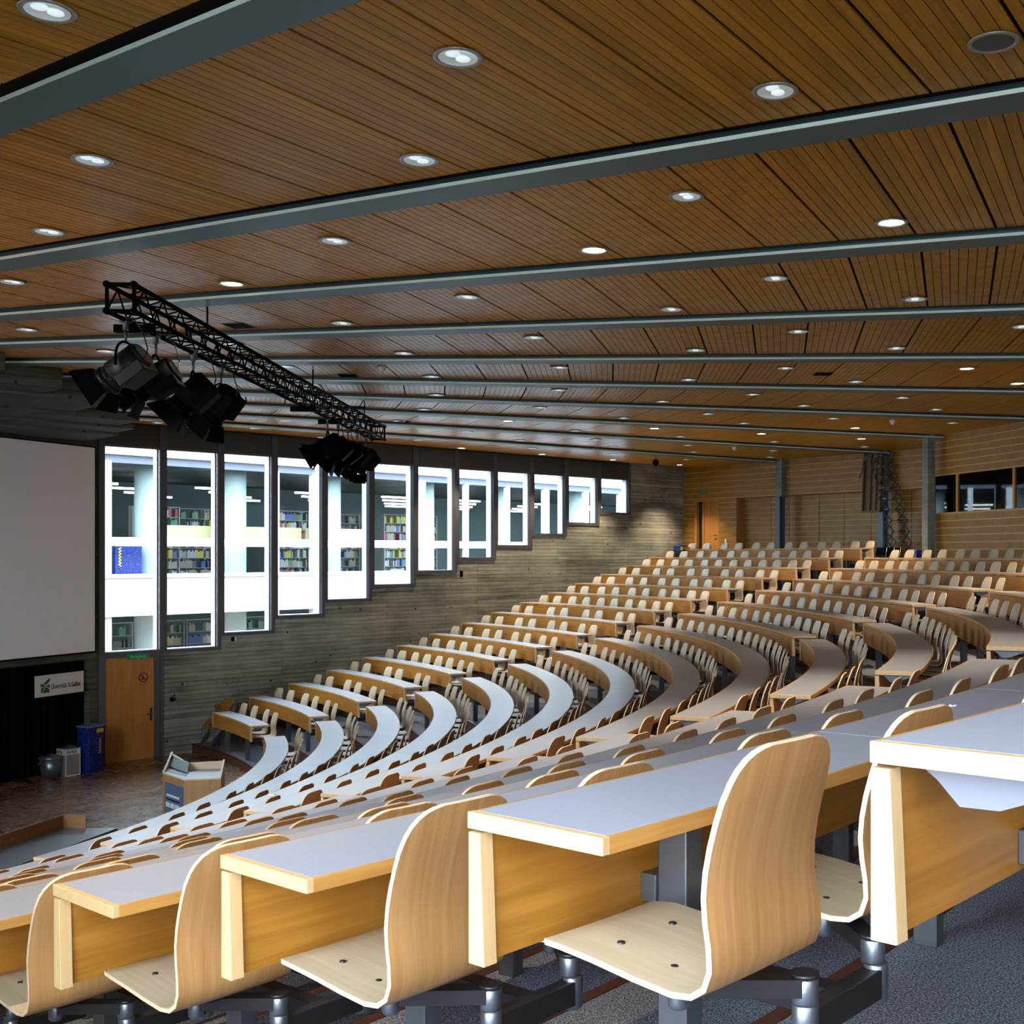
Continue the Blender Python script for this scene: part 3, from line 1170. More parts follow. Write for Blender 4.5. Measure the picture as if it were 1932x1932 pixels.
# projection screen
t = thing('projection_screen', 'large white projection screen on the front wall', 'screen', fpt(0, 0.16, 0), FROT)
mb = MB(); mb.box(0.27, 5.9, -0.015, 0.015, CAMZ - 2.10, CAMZ + 2.36)
link('screen_cloth', mb.mesh('screen_cloth', 'screen_white'), t)
mb = MB(); mb.box(0.24, 0.27, -0.02, 0.02, CAMZ - 2.11, CAMZ + 2.38); mb.box(0.24, 5.9, -0.02, 0.02, CAMZ - 2.135, CAMZ - 2.10)
mb.box(0.24, 5.9, -0.02, 0.02, CAMZ + 2.36, CAMZ + 2.385)
link('screen_border', mb.mesh('screen_border', 'matt_black'), t)

# university sign on the curtain
t = thing('logo_sign', 'white sign with green emblem and lettering on the black curtain', 'sign', fpt(0.29, -0.02, 0), FROT)
zA, zB = CAMZ - 2.98, CAMZ - 2.53
SX0, SX1 = 0.10, 1.40
mb = MB(); mb.box(SX0, SX1, -0.03, 0.0, zA, zB)
link('sign_board', mb.mesh('sign_board', 'sign_white'), t)
# lettering reads from the hall: mirrored local x
mb = MB()
cx, cz = SX1 - 0.24, (zA + zB) / 2
def em(pts):
    mb.xz([(cx - px_ * 0.32, cz + pz_ * 0.32) for px_, pz_ in pts], 0.0, 0.008)
em([(-0.38, 0.14), (-0.12, 0.14), (-0.02, 0.02), (-0.06, -0.02), (-0.34, -0.06)])
em([(-0.08, 0.16), (0.38, 0.5), (0.38, 0.26), (0.04, 0.05)])
em([(0.05, -0.01), (0.38, 0.08), (0.38, -0.16), (0.14, -0.06)])
em([(-0.34, -0.12), (-0.08, -0.06), (-0.02, -0.02), (-0.12, -0.24), (-0.3, -0.46)])
em([(0.03, -0.06), (0.36, -0.24), (0.36, -0.46), (-0.2, -0.46), (-0.06, -0.24)])
link('emblem', mb.mesh('emblem', 'sign_green'), t)
link('lettering', text_mesh('Universität St.Gallen', 0.155, 'ink', sx=0.62), t, (SX1 - 0.40, 0.004, cz - 0.085), (pi / 2, 0, pi))

# stepped concrete slabs of the sound reflector above the screen
rf = thing('sound_reflector', 'stepped dark concrete slabs hanging above the projection screen', 'reflector', fpt(0, 0, 0), 0)
SDIR = R(45 - AX)
for (X_, D_, hb, th) in ((-11.02, 24.4, 2.45, 0.10), (-10.4, 23.7, 2.50, 0.105), (-9.89, 22.76, 2.55, 0.17), (-9.33, 20.4, 2.60, 0.30), (-9.48, 19.0, 2.65, 0.31), (-9.57, 17.5, 2.70, 0.26)):
    p_ = c2w(X_, D_)
    m_ = MB()
    m_.box(-4.2, 0.0, 0.0, 1.7, 0.0, th)
    link('slab', m_.mesh('slab', 'concrete_dark', bevel=0.01), rf, (p_[0] - fpt(0, 0, 0)[0], p_[1] - fpt(0, 0, 0)[1], CAMZ + hb), SDIR)

# rest of the stage walls, out of the picture
PE = Vector(fpt(6.0, 0, 0))
mb = MB()
mb.box(PE.x - 0.4, PE.x, -PE.y, PE.y, -0.3, CEIL + 0.3)
struct('wall_stage', mb.mesh('wall_stage', 'concrete_dark'), 'concrete wall in the middle behind the stage')
mb = MB()
QE = (WALL_R0 * cos(AW) + nx, -WALL_R0 * sin(AW) + ny)
mb.prism([(PE.x, -PE.y), (PE.x - 0.4, -PE.y), (QE[0] - 0.4, QE[1] - 0.2), (QE[0], QE[1])], -0.3, CEIL + 0.3)
struct('wall_front_near', mb.mesh('wall_front_near', 'concrete_dark'), 'concrete front wall on the near side of the stage')

# ------------------------------------------------------------------ back walls
# polygon of wood clad back walls
def rel(x, y):
    a = R(-AX)
    return (x * cos(a) - y * sin(a), x * sin(a) + y * cos(a))


PA0 = pol(WALL_R1, AW)
PA1 = rel(27.3, 14.75)
PB0 = rel(26.80, 11.55)
PB1 = rel(28.85, 5.60)
ZB = flo(17)                    # level of the top landing


class Frame:
    """x along a wall from p to q, y pointing away from the hall"""
    def __init__(self, p, q):
        self.p, self.q = Vector(p), Vector(q)
        d = self.q - self.p
        self.L = d.length
        self.rot = math.atan2(d.y, d.x)
    def at(self, x, y, z):
        c, s = cos(self.rot), sin(self.rot)
        return (self.p.x + x * c - y * s, self.p.y + x * s + y * c, z)


FAw = Frame(PA0, PA1)
FBw = Frame(PB0, PB1)


def x_of_u(fr, u):
    """position along a wall frame that the photo column u looks at"""
    k = (u - 1245.26) / 2258.33
    a = R(AX)
    dirx, diry = k * cos(a) + sin(a), -k * sin(a) + cos(a)
    ex, ey = cos(fr.rot), sin(fr.rot)
    # p + x e = cam + t dir
    det = ex * (-diry) - (-dirx) * ey
    bx, by = CAMX - fr.p.x, CAMY - fr.p.y
    return (bx * (-diry) - (-dirx) * by) / det


def depth_of(fr, x):
    w_ = fr.at(x, 0, 0)
    return project(w_[0], w_[1], 0)[1]


def z_of_v(fr, u, v):
    x = x_of_u(fr, u)
    return CAMZ + (1047.81 - v) * depth_of(fr, x) / 2258.33


# FAw local y: left of direction p->q ; p is at the window corner, so +y points away from O when rotating clockwise
SGN = 1 if (Vector(FAw.at(0, 1, 0)).to_2d().length > Vector(FAw.at(0, 0, 0)).to_2d().length) else -1


def boards(parent, fr, x0_, x1_, z0_, z1_, y, pitch=0.165, gap=0.024, mat='wall_wood'):
    n_ = max(1, round((z1_ - z0_) / pitch))
    p_ = (z1_ - z0_) / n_
    m_ = MB()
    ya, yb = sorted((y * SGN, (y + 0.02) * SGN))
    m_.box(-(x1_ - x0_) / 2, (x1_ - x0_) / 2, ya, yb, gap / 2, p_ - gap / 2)
    me_ = m_.mesh('board', mat)
    for k_ in range(n_):
        link('board', me_, parent, ((x0_ + x1_) / 2, 0, z0_ + k_ * p_))
    m_ = MB()
    ya, yb = sorted(((y + 0.02) * SGN, (y + 0.05) * SGN))
    m_.box(x0_, x1_, ya, yb, z0_, z1_)
    link('backing', m_.mesh('backing', 'wall_joint'), parent)


def bxs(m_, x0_, x1_, y0_, y1_, z0_, z1_, mat=0):
    ya, yb = sorted((y0_ * SGN, y1_ * SGN))
    m_.box(x0_, x1_, ya, yb, z0_, z1_, mat)


XR = x_of_u(FAw, 1389)          # start of the recessed partition
X1 = x_of_u(FAw, 1478)
X2 = x_of_u(FAw, 1672)
ZS = z_of_v(FAw, 1480, 933)     # head of the recess
mb = MB()
bxs(mb, -0.6, FAw.L + 0.6, 0.75, 1.0, ZB - 1.0, CEIL + 0.3)
bxs(mb, XR, FAw.L, 0.0, 0.75, ZS - 0.03, ZS)
bxs(mb, XR - 0.03, XR, 0.05, 0.75, ZB, ZS)
wall_a = struct('wall_back', mb.mesh('wall_back', 'door_wood'), 'wood slatted back wall behind the window block', None, (PA0[0], PA0[1], 0), FAw.rot)
xd0, xd1 = x_of_u(FAw, 1311), x_of_u(FAw, 1356)
zd = z_of_v(FAw, 1335, 944)
boards(wall_a, FAw, 0.0, X1 - 0.1, ZS, CEIL, 0.0)
boards(wall_a, FAw, X1 + 0.1, X2 - 0.1, ZS, CEIL, 0.0)
boards(wall_a, FAw, X2 + 0.1, FAw.L, ZS, CEIL, 0.0)
boards(wall_a, FAw, 0.0, xd0, ZB, ZS, 0.0)
boards(wall_a, FAw, xd1, XR, ZB, ZS, 0.0)
boards(wall_a, FAw, xd0, xd1, zd, ZS, 0.0)
# folding partition leaves in the recess
us = [1389, 1404, 1434, 1468, 1524, 1571, 1621, 1660, 1697, 1723, 1752]
for a_, b_ in zip([1389] + us[2:], us[2:]):
    xa, xb = x_of_u(FAw, a_) + (0.0 if a_ == 1389 else 0.15), x_of_u(FAw, b_) + 0.15
    boards(wall_a, FAw, xa + 0.008, xb - 0.008, ZB, ZS - 0.04, 0.35)
dd = thing('door_2', None, None, (PA0[0], PA0[1], 0), FAw.rot)
dd['kind'] = 'structure'; dd['label'] = 'orange wooden door in the back wall by the concrete corner'
mb = MB(); bxs(mb, xd0 + 0.45, xd1, 0.04, 0.09, ZB, zd - 0.03)
lf = link('door_leaf', mb.mesh('door_leaf', 'door_wood'), dd)
mb = MB()
bxs(mb, xd0, xd0 + 0.10, -0.01, 0.1, ZB, zd); bxs(mb, xd0 + 0.37, xd0 + 0.45, -0.0, 0.12, ZB, zd - 0.03)
bxs(mb, xd0 + 0.1, xd1, 0.0, 0.1, zd - 0.03, zd)
link('door_frame', mb.mesh('door_frame', 'door_wood'), dd)
mb = MB(); bxs(mb, xd0 + 0.10, xd0 + 0.37, 0.10, 0.12, ZB, zd - 0.03)
link('dark_gap', mb.mesh('dark_gap', 'dark_steel'), dd)
mb = MB()
c_ = (xd1 - 0.15, 0.04 * SGN, ZB + 1.05)
mb.tube(c_, (c_[0], -0.03 * SGN, c_[2]), 0.012); mb.tube((c_[0], -0.03 * SGN, c_[2]), (c_[0] - 0.11, -0.03 * SGN, c_[2]), 0.011)
link('door_handle', mb.mesh('door_handle', 'dark_steel'), lf)
xe_ = x_of_u(FAw, 1328); ze_ = z_of_v(FAw, 1328, 928)
t = thing('exit_sign', 'small green exit sign over the back wall door', 'sign', FAw.at(xe_, -0.03 * SGN, ze_), FAw.rot)
mb = MB(); bxs(mb, -0.16, 0.16, -0.02, 0.02, -0.075, 0.075)
link('sign_plate', mb.mesh('sign_plate', 'grey_metal'), t)
mb = MB(); bxs(mb, -0.14, 0.14, -0.026, -0.02, -0.055, 0.055)
link('sign_face', mb.mesh('sign_face', 'exit_green'), t)
xe_ = x_of_u(FAw, 1370); ze_ = z_of_v(FAw, 1370, 1021)
t = thing('light_switch', 'white light switch on the slatted wall beside the back door', 'switch', FAw.at(xe_, -0.01 * SGN, ze_), FAw.rot)
mb = MB(); bxs(mb, -0.045, 0.045, -0.012, 0.008, -0.07, 0.07)
link('switch_plate', mb.mesh('switch_plate', 'white_plastic', bevel=0.003), t)
mb = MB(); bxs(mb, -0.025, 0.025, -0.018, -0.012, -0.03, 0.03)
link('rocker', mb.mesh('rocker', 'sign_white'), t)
# columns on the back wall
for nm, xc, lab in (('one', X1, 'concrete head and blue steel column between the wall panels'), ('two', X2, 'concrete head and blue steel column behind the loft ladder')):
    t = thing('wall_column', lab, 'column', FAw.at(xc, 0, 0), FAw.rot)
    mb = MB(); bxs(mb, -0.12, 0.12, -0.20, 0.10, ZS - 0.05, CEIL + 0.02)
    link('concrete_head', mb.mesh('concrete_head', 'concrete_column', bevel=0.008), t)
    mb = MB()
    bxs(mb, -0.09, 0.09, -0.26, -0.235, ZB, ZS - 0.05); bxs(mb, -0.09, 0.09, -0.05, -0.025, ZB, ZS - 0.05); bxs(mb, -0.012, 0.012, -0.235, -0.05, ZB, ZS - 0.05)
    bxs(mb, -0.15, 0.15, -0.29, 0.0, ZS - 0.08, ZS - 0.05)
    link('steel_column', mb.mesh('steel_column', 'steel_blue'), t)

# projection booth wall, right of the big column
mb = MB()
bxs(mb, -0.1, FBw.L, 0.05, 0.2, ZB - 1.0, ZB + 0.02)
zg0 = CAMZ + 1.05; zg1 = CAMZ + 1.97
bxs(mb, -0.1, FBw.L, 3.0, 3.2, ZB - 1.0, CEIL + 0.3)
bxs(mb, -0.1, 0.0, 0.0, 3.0, ZB - 1.0, CEIL + 0.3)
bxs(mb, 0.0, FBw.L, 0.05, 3.0, zg0 - 0.06, zg0 - 0.02)
wall_b = struct('wall_booth', mb.mesh('wall_booth', 'dark_steel'), 'wood slatted wall with the glazed projection booth', None, (PB0[0], PB0[1], 0), FBw.rot)
boards(wall_b, FBw, 0.0, FBw.L, ZB, zg0 - 0.03, -0.10)
boards(wall_b, FBw, 0.0, FBw.L, zg1 + 0.02, CEIL, 0.0)
wn = thing('window_13', None, None, (PB0[0], PB0[1], 0), FBw.rot)
wn['kind'] = 'structure'; wn['label'] = 'dark glazed strip window of the projection booth'
mb = MB()
xm = [0.05, x_of_u(FBw, 1805), x_of_u(FBw, 1912), min(x_of_u(FBw, 1912) + 3.0, FBw.L - 0.05)]
for x_ in xm:
    bxs(mb, x_ - 0.035, x_ + 0.035, 0.0, 0.08, zg0 - 0.03, zg1 + 0.02)
bxs(mb, 0, FBw.L, -0.1, 0.08, zg0 - 0.03, zg0); bxs(mb, 0, FBw.L, 0.0, 0.08, zg1, zg1 + 0.02)
link('window_frame', mb.mesh('window_frame', 'beech_edge'), wn)
for a_, b_ in zip(xm, xm[1:]):
    mb = MB(); bxs(mb, a_ + 0.035, b_ - 0.035, 0.035, 0.043, zg0, zg1)
    link('pane', mb.mesh('pane', 'booth_glass'), wn)
# big free concrete column at the jog
ux0, ux1 = x_of_u(FBw, 1741), x_of_u(FBw, 1764)
pc = pix(1752, 1000, D=29.6)
mb = MB(); mb.box(-0.11, 0.11, -0.13, 0.13, ZB - 0.4, CEIL + 0.02)
o = link('concrete_column', mb.mesh('concrete_column', 'concrete_column', bevel=0.01), None, (pc[0], pc[1], 0), R(18))
tag(o, 'tall pale concrete column beside the projection booth', 'column')
# closing walls out of the picture
mb = MB()
pts = [PA1, PB0]
for p_, q_ in ((PA1, (PB0[0] + 2.2, PB0[1] + 0.9)), (PB1, (31.0, 0.0)), ((31.0, 0.0), (31.0, -6.0)), ((31.0, -6.0), pol(32.6, -AW))):
    dvec = Vector(q_) - Vector(p_); nv = Vector((-dvec.y, dvec.x)).normalized() * (-0.2)
    nv = nv if nv.dot(Vector(p_)) > 0 else -nv
    mb.prism([p_, q_, (q_[0] + nv.x, q_[1] + nv.y), (p_[0] + nv.x, p_[1] + nv.y)], 0.0, CEIL + 0.3)
struct('wall_back_near', mb.mesh('wall_back_near', 'wall_wood'), 'wood back wall on the near side of the hall')

# ------------------------------------------------------------------ loft ladder
ZH = CEIL
lc = pix(1648, 1000, D=34.2)
t = thing('loft_ladder', 'dark scissor loft ladder with its wooden hatch hanging from the ceiling', 'ladder', (lc[0], lc[1], 0), FAw.rot)
mb = MB()
# hatch lid hanging almost upright
hw, hh = 0.34, 1.72
def tilt(x, y, z): return (x, y + 0.10 * (z / hh), ZH - 0.02 + z)
def hbox(m_, x0_, x1_, y0_, y1_, z0_, z1_):
    m_.hexa([tilt(x0_, y0_, z0_), tilt(x1_, y0_, z0_), tilt(x1_, y1_, z0_), tilt(x0_, y1_, z0_), tilt(x0_, y0_, z1_), tilt(x1_, y0_, z1_), tilt(x1_, y1_, z1_), tilt(x0_, y1_, z1_)])
hbox(mb, -hw, hw, 0.03, 0.05, -hh, 0); hbox(mb, -hw, -hw + 0.05, -0.05, 0.03, -hh, 0); hbox(mb, hw - 0.05, hw, -0.05, 0.03, -hh, 0)
hbox(mb, -hw, hw, -0.05, 0.03, -hh, -hh + 0.05); hbox(mb, -0.10, -0.05, -0.02, 0.03, -hh, 0); hbox(mb, 0.1, 0.15, -0.02, 0.03, -hh, 0)
link('hatch', mb.mesh('hatch', 'hatch_wood'), t)
mb = MB()
top = Vector((0.25, -0.25 * 0, ZH)); bot = Vector((1.05, 0.1, ZB))
nst = 11
prev = None
for sd in (-0.17, 0.17):
    mb = MB()
    for k_ in range(nst):
        f0, f1 = k_ / nst, (k_ + 1) / nst
        p0 = top.lerp(bot, f0); p1 = top.lerp(bot, f1)
        off = Vector((sd * 0.8, sd, 0))
        kx = Vector((0.16, 0, 0))
        for m_ in ((p0 + p1) / 2 + kx, (p0 + p1) / 2 - kx):
            mb.tube(p0 + off, m_ + off, 0.016, n=6); mb.tube(m_ + off, p1 + off, 0.016, n=6)
    link('scissor_link', mb.mesh('scissor_link', 'ladder_steel'), t)
for k_ in range(1, nst + 1):
    p1 = top.lerp(bot, (k_ - 0.5) / nst)
    mb = MB(); mb.box(-0.17, 0.17, -0.15, 0.15, -0.012, 0.012)
    link('tread', mb.mesh('tread', 'ladder_steel'), t, (p1.x, p1.y, p1.z))
mb = MB()
mb.tube((-0.05, -0.2, ZH), (-0.10, -0.25, ZH - 0.3), 0.018, n=8); mb.tube((-0.10, -0.25, ZH - 0.3), (-0.28, -0.3, ZH - 0.78), 0.018, n=8)
link('grab_rail', mb.mesh('grab_rail', 'chrome'), t)

# things on the top landing
def bin_blue(name, label, x, y, z, rot, sc=1.0):
    t_ = thing(name, label, 'bin', (x, y, z), rot)
    m_ = MB(); m_.box(-0.20 * sc, 0.20 * sc, -0.16 * sc, 0.16 * sc, 0, 0.94 * sc)
    bd = link('body', m_.mesh('body', 'blue_bin', bevel=0.008), t_)
    m_ = MB(); m_.box(-0.215 * sc, 0.215 * sc, -0.175 * sc, 0.175 * sc, 0.94 * sc, 0.985 * sc)
    link('lid', m_.mesh('lid', 'panel_blue', bevel=0.01), t_)
    m_ = MB(); m_.box(-0.18 * sc, 0.0 * sc, 0.160 * sc, 0.166 * sc, 0.82 * sc, 0.90 * sc)
    link('label_plate', m_.mesh('label_plate', 'bin_yellow'), bd)
    for k_ in range(6):
        m_ = MB()
        zz = (0.68 - k_ * 0.055) * sc
        m_.xz([(-0.05 * sc, zz), (-0.105 * sc, zz + 0.028 * sc), (-0.125 * sc, zz + 0.028 * sc), (-0.075 * sc, zz), (-0.125 * sc, zz - 0.028 * sc), (-0.105 * sc, zz - 0.028 * sc)], 0.16 * sc, 0.165 * sc)
        link('chevron', m_.mesh('chevron', 'bin_yellow'), bd)
    return t_


bb = pix(1731, 1050, D=30.6)
bin_blue('recycling_bin', 'blue speckled recycling bin on the top landing beside the ladder', bb[0], bb[1], flo(16) if math.hypot(*bb) < rad(17) else ZB, R(-150), 0.8)
bb = pix(1286, 1033, D=37.8)
bx_ = thing('parcel', 'small blue and yellow box behind the last window row', 'box', (bb[0], bb[1], ZB + 0.55), FAw.rot)
mb = MB(); mb.box(-0.22, 0.12, -0.15, 0.15, 0.0, 0.14)
link('box_body', mb.mesh('box_body', 'blue_bin', bevel=0.005), bx_)
mb = MB(); mb.box(0.12, 0.22, -0.15, 0.15, 0.0, 0.10)
link('box_end', mb.mesh('box_end', 'bin_yellow', bevel=0.005), bx_)
mb = MB(); mb.box(-0.25, 0.25, -0.17, 0.17, -0.55, 0.0)
link('stand', mb.mesh('stand', 'dark_steel', bevel=0.005), bx_)


def tube_chair(name, label, loc, rot, cat='chair', group=None, seatmat='matt_black', sc=1.0):
    t_ = thing(name, label, cat, loc, rot, group)
    m_ = MB(); m_.box(-0.2, 0.2, -0.2, 0.2, 0.43, 0.455)
    link('seat', m_.mesh('seat', seatmat, bevel=0.008), t_)
    m_ = MB(); m_.hexa([(-0.19, 0.19, 0.62), (0.19, 0.19, 0.62), (0.19, 0.205, 0.62), (-0.19, 0.205, 0.62), (-0.19, 0.23, 0.84), (0.19, 0.23, 0.84), (0.19, 0.245, 0.84), (-0.19, 0.245, 0.84)])
    link('backrest', m_.mesh('backrest', seatmat, bevel=0.006), t_)
    for sx_ in (-1, 1):
        m_ = MB(); m_.tube((sx_ * 0.2, -0.19, 0.0), (sx_ * 0.2, -0.17, 0.44), 0.011, n=8)
        link('leg', m_.mesh('leg', 'chrome'), t_)
        m_ = MB(); m_.tube((sx_ * 0.2, 0.24, 0.0), (sx_ * 0.2, 0.18, 0.44), 0.011, n=8); m_.tube((sx_ * 0.2, 0.18, 0.44), (sx_ * 0.2, 0.245, 0.84), 0.011, n=8)
        link('leg', m_.mesh('leg', 'chrome'), t_)
    return t_


for k_, u_ in enumerate((1650, 1664, 1676)):
    p_ = pix(u_, 1050, D=31.0)
    zz = flo(16) if math.hypot(*p_) < rad(17) else ZB
    tube_chair('spare_chair', 'black spare chair with chrome legs by the ladder, %s from the left' % ORD[k_ + 1], (p_[0], p_[1], zz), R(-60), group='spare chairs on the landing')

# ------------------------------------------------------------------ ceiling fittings
def ceil_thing(name, label, cat, u, v, group=None):
    x, y = pix(u, v, z=CEIL)
    return thing(name, label, cat, (x, y, CEIL), math.atan2(y, x), group)


for u_, v_, lab in ((720, 690, 'white smoke detector on the ceiling beyond the truss'), (1685, 793, 'white smoke detector on the ceiling near the booth'), (1386, 843, 'white smoke detector near the blue steel column')):
    t = ceil_thing('smoke_detector', lab, 'detector', u_, v_, 'smoke detectors')
    mb = MB(); mb.lathe([(0.07, 0.0), (0.075, -0.02), (0.065, -0.035)], 16)
    link('base', mb.mesh('base', 'white_plastic'), t)
    mb = MB(); mb.lathe([(0.06, -0.035), (0.055, -0.07), (0.03, -0.095), (0.0, -0.10)], 16)
    link('sensor_head', mb.mesh('sensor_head', 'white_plastic'), t)
t = ceil_thing('ceiling_speaker', 'round grey loudspeaker grille in the ceiling at upper right', 'speaker', 1875, 77)
link('rim', RIMM, t)
mb = MB(); mb.lathe([(0.115, -0.012), (0.0, -0.014)], 24)
link('grille', mb.mesh('grille', 'speaker_grey'), t)
for k_, (u_, v_, lab) in enumerate(((450, 614, 'dark square air vent in the ceiling above the truss'), (657, 708, 'dark air vent in the ceiling above the truss end'), (1553, 705, 'dark air vent in the ceiling on the right'),
                                    (675, 768, 'dark ceiling vent right of the truss'), (760, 795, 'small dark ceiling vent near the hanging stage lamps'))):
    t = ceil_thing('air_vent', lab, 'vent', u_, v_, 'ceiling air vents')
    mb = MB(); mb.box(-0.16, 0.16, -0.16, 0.16, -0.006, 0.0)
    link('plate', mb.mesh('plate', 'dark_steel'), t)
    for q_ in range(4):
        mb = MB(); mb.box(-0.14, 0.14, -0.13 + q_ * 0.075, -0.09 + q_ * 0.075, -0.014, -0.006)
        link('louvre', mb.mesh('louvre', 'matt_black'), t)
t = ceil_thing('hanging_microphone', 'dark round microphone ball hanging near the concrete corner', 'microphone', 1237, 858)
mb = MB(); mb.tube((0, 0, 0), (0, 0, -0.12), 0.008, n=6)
link('rod', mb.mesh('rod', 'matt_black'), t)
mb = MB(); mb.lathe([(0.0, -0.12), (0.07, -0.15), (0.10, -0.22), (0.07, -0.31), (0.0, -0.34)], 14)
link('ball', mb.mesh('ball', 'matt_black'), t)

# ------------------------------------------------------------------ lighting truss
TX, TZ0, TZ1, TS = 14.45, CAMZ + 2.37, CAMZ + 2.63, 0.26
TY0, TY1 = -7.50, 5.35
t = thing('lighting_truss', 'black square lattice truss hanging under the ceiling', 'truss', (TX, 0, TZ0), 0)
for sx_ in (-1, 1):
    for zz in (0, TS):
        mb = MB(); mb.tube((sx_ * TS / 2, TY0, zz), (sx_ * TS / 2, TY1, zz), 0.024, n=8)
        link('chord', mb.mesh('chord', 'matt_black'), t)
        for yy in (TY0, TY1):
            mb = MB(); mb.lathe([(0.0, -0.02), (0.035, -0.02), (0.035, 0.02), (0.0, 0.02)], 10)
            link('end_cap', mb.mesh('end_cap', 'matt_black'), t, (sx_ * TS / 2, yy, zz), (pi / 2, 0, 0))
cell = 0.25
nc = int((TY1 - TY0) / cell)
dg = {}
for key, (p0, p1) in {'side_p': ((TS / 2, 0, 0), (TS / 2, cell, TS)), 'side_n': ((-TS / 2, 0, 0), (-TS / 2, cell, TS)),
                      'side_p2': ((TS / 2, 0, TS), (TS / 2, cell, 0)), 'side_n2': ((-TS / 2, 0, TS), (-TS / 2, cell, 0)),
                      'bot': ((-TS / 2, 0, 0), (TS / 2, cell, 0)), 'bot2': ((TS / 2, 0, 0), (-TS / 2, cell, 0)),
                      'top': ((-TS / 2, 0, TS), (TS / 2, cell, TS)), 'top2': ((TS / 2, 0, TS), (-TS / 2, cell, TS))}.items():
    mb = MB(); mb.tube(p0, p1, 0.0095, n=5)
    dg[key] = mb.mesh('lattice_brace', 'matt_black')
for k_ in range(nc):
    for key in ('side_p', 'side_n', 'bot', 'top') if k_ % 2 == 0 else ('side_p2', 'side_n2', 'bot2', 'top2'):
        link('lattice_brace', dg[key], t, (0, TY0 + k_ * cell, 0))
for yy in (TY0, TY1):
    for p0, p1 in (((-TS / 2, 0, 0), (TS / 2, 0, 0)), ((-TS / 2, 0, TS), (TS / 2, 0, TS)), ((-TS / 2, 0, 0), (-TS / 2, 0, TS)), ((TS / 2, 0, 0), (TS / 2, 0, TS))):
        mb = MB(); mb.tube(p0, p1, 0.02, n=6)
        link('end_bar', mb.mesh('end_bar', 'matt_black'), t, (0, yy, 0))
for yy in (-5.0, 0.0, 4.0):
    mb = MB(); mb.tube((0, yy, TS), (0, yy, CEIL - TZ0), 0.012, n=6)
    link('hanger', mb.mesh('hanger', 'matt_black'), t)
for yy in (-6.9, -0.2, 1.6):
    mb = MB(); mb.box(-0.30, 0.10, yy - 0.04, yy + 0.04, -0.10, -0.02)
    link('junction_box', mb.mesh('junction_box', 'matt_black', bevel=0.006), t)


def stage_light(y, yaw, tiltx, label, big=1.0, body='matt_black', dx=0.0):
    """fresnel spotlight with yoke, clamp and barn doors; local +x is the beam direction"""
    t_ = thing('stage_light', label, 'spotlight', (TX - TS / 2 + dx, y, TZ0), yaw, 'theatre spotlights on the truss')
    m_ = MB()
    m_.tube((0, 0, 0.03), (0, 0, -0.10), 0.03, n=8); m_.tube((0, 0, -0.10), (0, 0, -0.22), 0.014, n=8); m_.box(-0.04, 0.04, -0.05, 0.05, -0.03, 0.03)
    link('clamp', m_.mesh('clamp', 'ladder_steel'), t_)
    hy = 0.19 * big
    zc_ = -0.22 - 0.26 * big
    m_ = MB()
    prevp = None
    for q_ in range(13):
        a_ = pi * q_ / 12
        p_ = (0, hy * cos(a_), zc_ + 0.26 * big * sin(a_) ** 0.6)
        if prevp: m_.tube(prevp, p_, 0.013, n=6)
        prevp = p_
    link('yoke', m_.mesh('yoke', 'matt_black'), t_)
    rot_ = (0, tiltx, 0)
    m_ = MB()
    m_.tube((-0.20 * big, 0, 0), (0.13 * big, 0, 0), 0.155 * big, n=20)
    m_.tube((-0.24 * big, 0, 0), (-0.20 * big, 0, 0), 0.12 * big, 0.15 * big, n=20)
    bd = link('body', m_.mesh('body', body), t_, (0, 0, zc_), rot_)
    m_ = MB(); m_.box(-0.21 * big, 0.10 * big, -0.15 * big, 0.15 * big, -0.19 * big, -0.06 * big)
    link('ballast_box', m_.mesh('ballast_box', body, bevel=0.012), bd)
    m_ = MB(); m_.tube((0.12 * big, 0, 0), (0.24 * big, 0, 0), 0.14 * big, n=20); m_.tube((0.20 * big, 0, 0), (0.25 * big, 0, 0), 0.155 * big, n=20)
    link('lens_tube', m_.mesh('lens_tube', body), bd)
    m_ = MB(); m_.lathe([(0.125 * big, 0.0), (0.08 * big, 0.02), (0.0, 0.03)], 18)
    link('lens', m_.mesh('lens', 'lens_dark'), bd, (0.252 * big, 0, 0), (0, pi / 2, 0))
    for q_ in range(7):
        m_ = MB(); m_.box(-0.18 * big, 0.08 * big, -0.156 * big, -0.150 * big, (-0.18 + 0.017 * q_) * big, (-0.171 + 0.017 * q_) * big)
        link('cooling_fin', m_.mesh('cooling_fin', 'fin_grey' if body == 'fixture_grey' else 'matt_black'), bd)
    x1_ = 0.25 * big; h_ = 0.15 * big; fl = 0.17 * big
    for q_, (ang, wd) in enumerate(((0, 0.15), (pi / 2, 0.17), (pi, 0.15), (3 * pi / 2, 0.17))):
        m_ = MB()
        o_ = 0.085 * big
        m_.hexa([(x1_, -wd * big * 0.8, h_), (x1_, wd * big * 0.8, h_), (x1_, wd * big * 0.8, h_ + 0.004), (x1_, -wd * big * 0.8, h_ + 0.004),
                 (x1_ + fl, -wd * big * 1.25, h_ + o_), (x1_ + fl, wd * big * 1.25, h_ + o_), (x1_ + fl, wd * big * 1.25, h_ + o_ + 0.004), (x1_ + fl, -wd * big * 1.25, h_ + o_ + 0.004)])
        link('barn_door', m_.mesh('barn_door', 'matt_black'), bd, (0, 0, 0), (ang, 0, 0))
    m_ = MB()
    pp = [(-0.1, 0.05, 0.02), (-0.22, 0.08, -0.12), (-0.26, 0.05, -0.30), (-0.2 * big, 0.03, zc_)]
    for a_, b_ in zip(pp, pp[1:]): m_.tube(a_, b_, 0.007, n=5)
    link('cable', m_.mesh('cable', 'cable'), t_)
    return t_


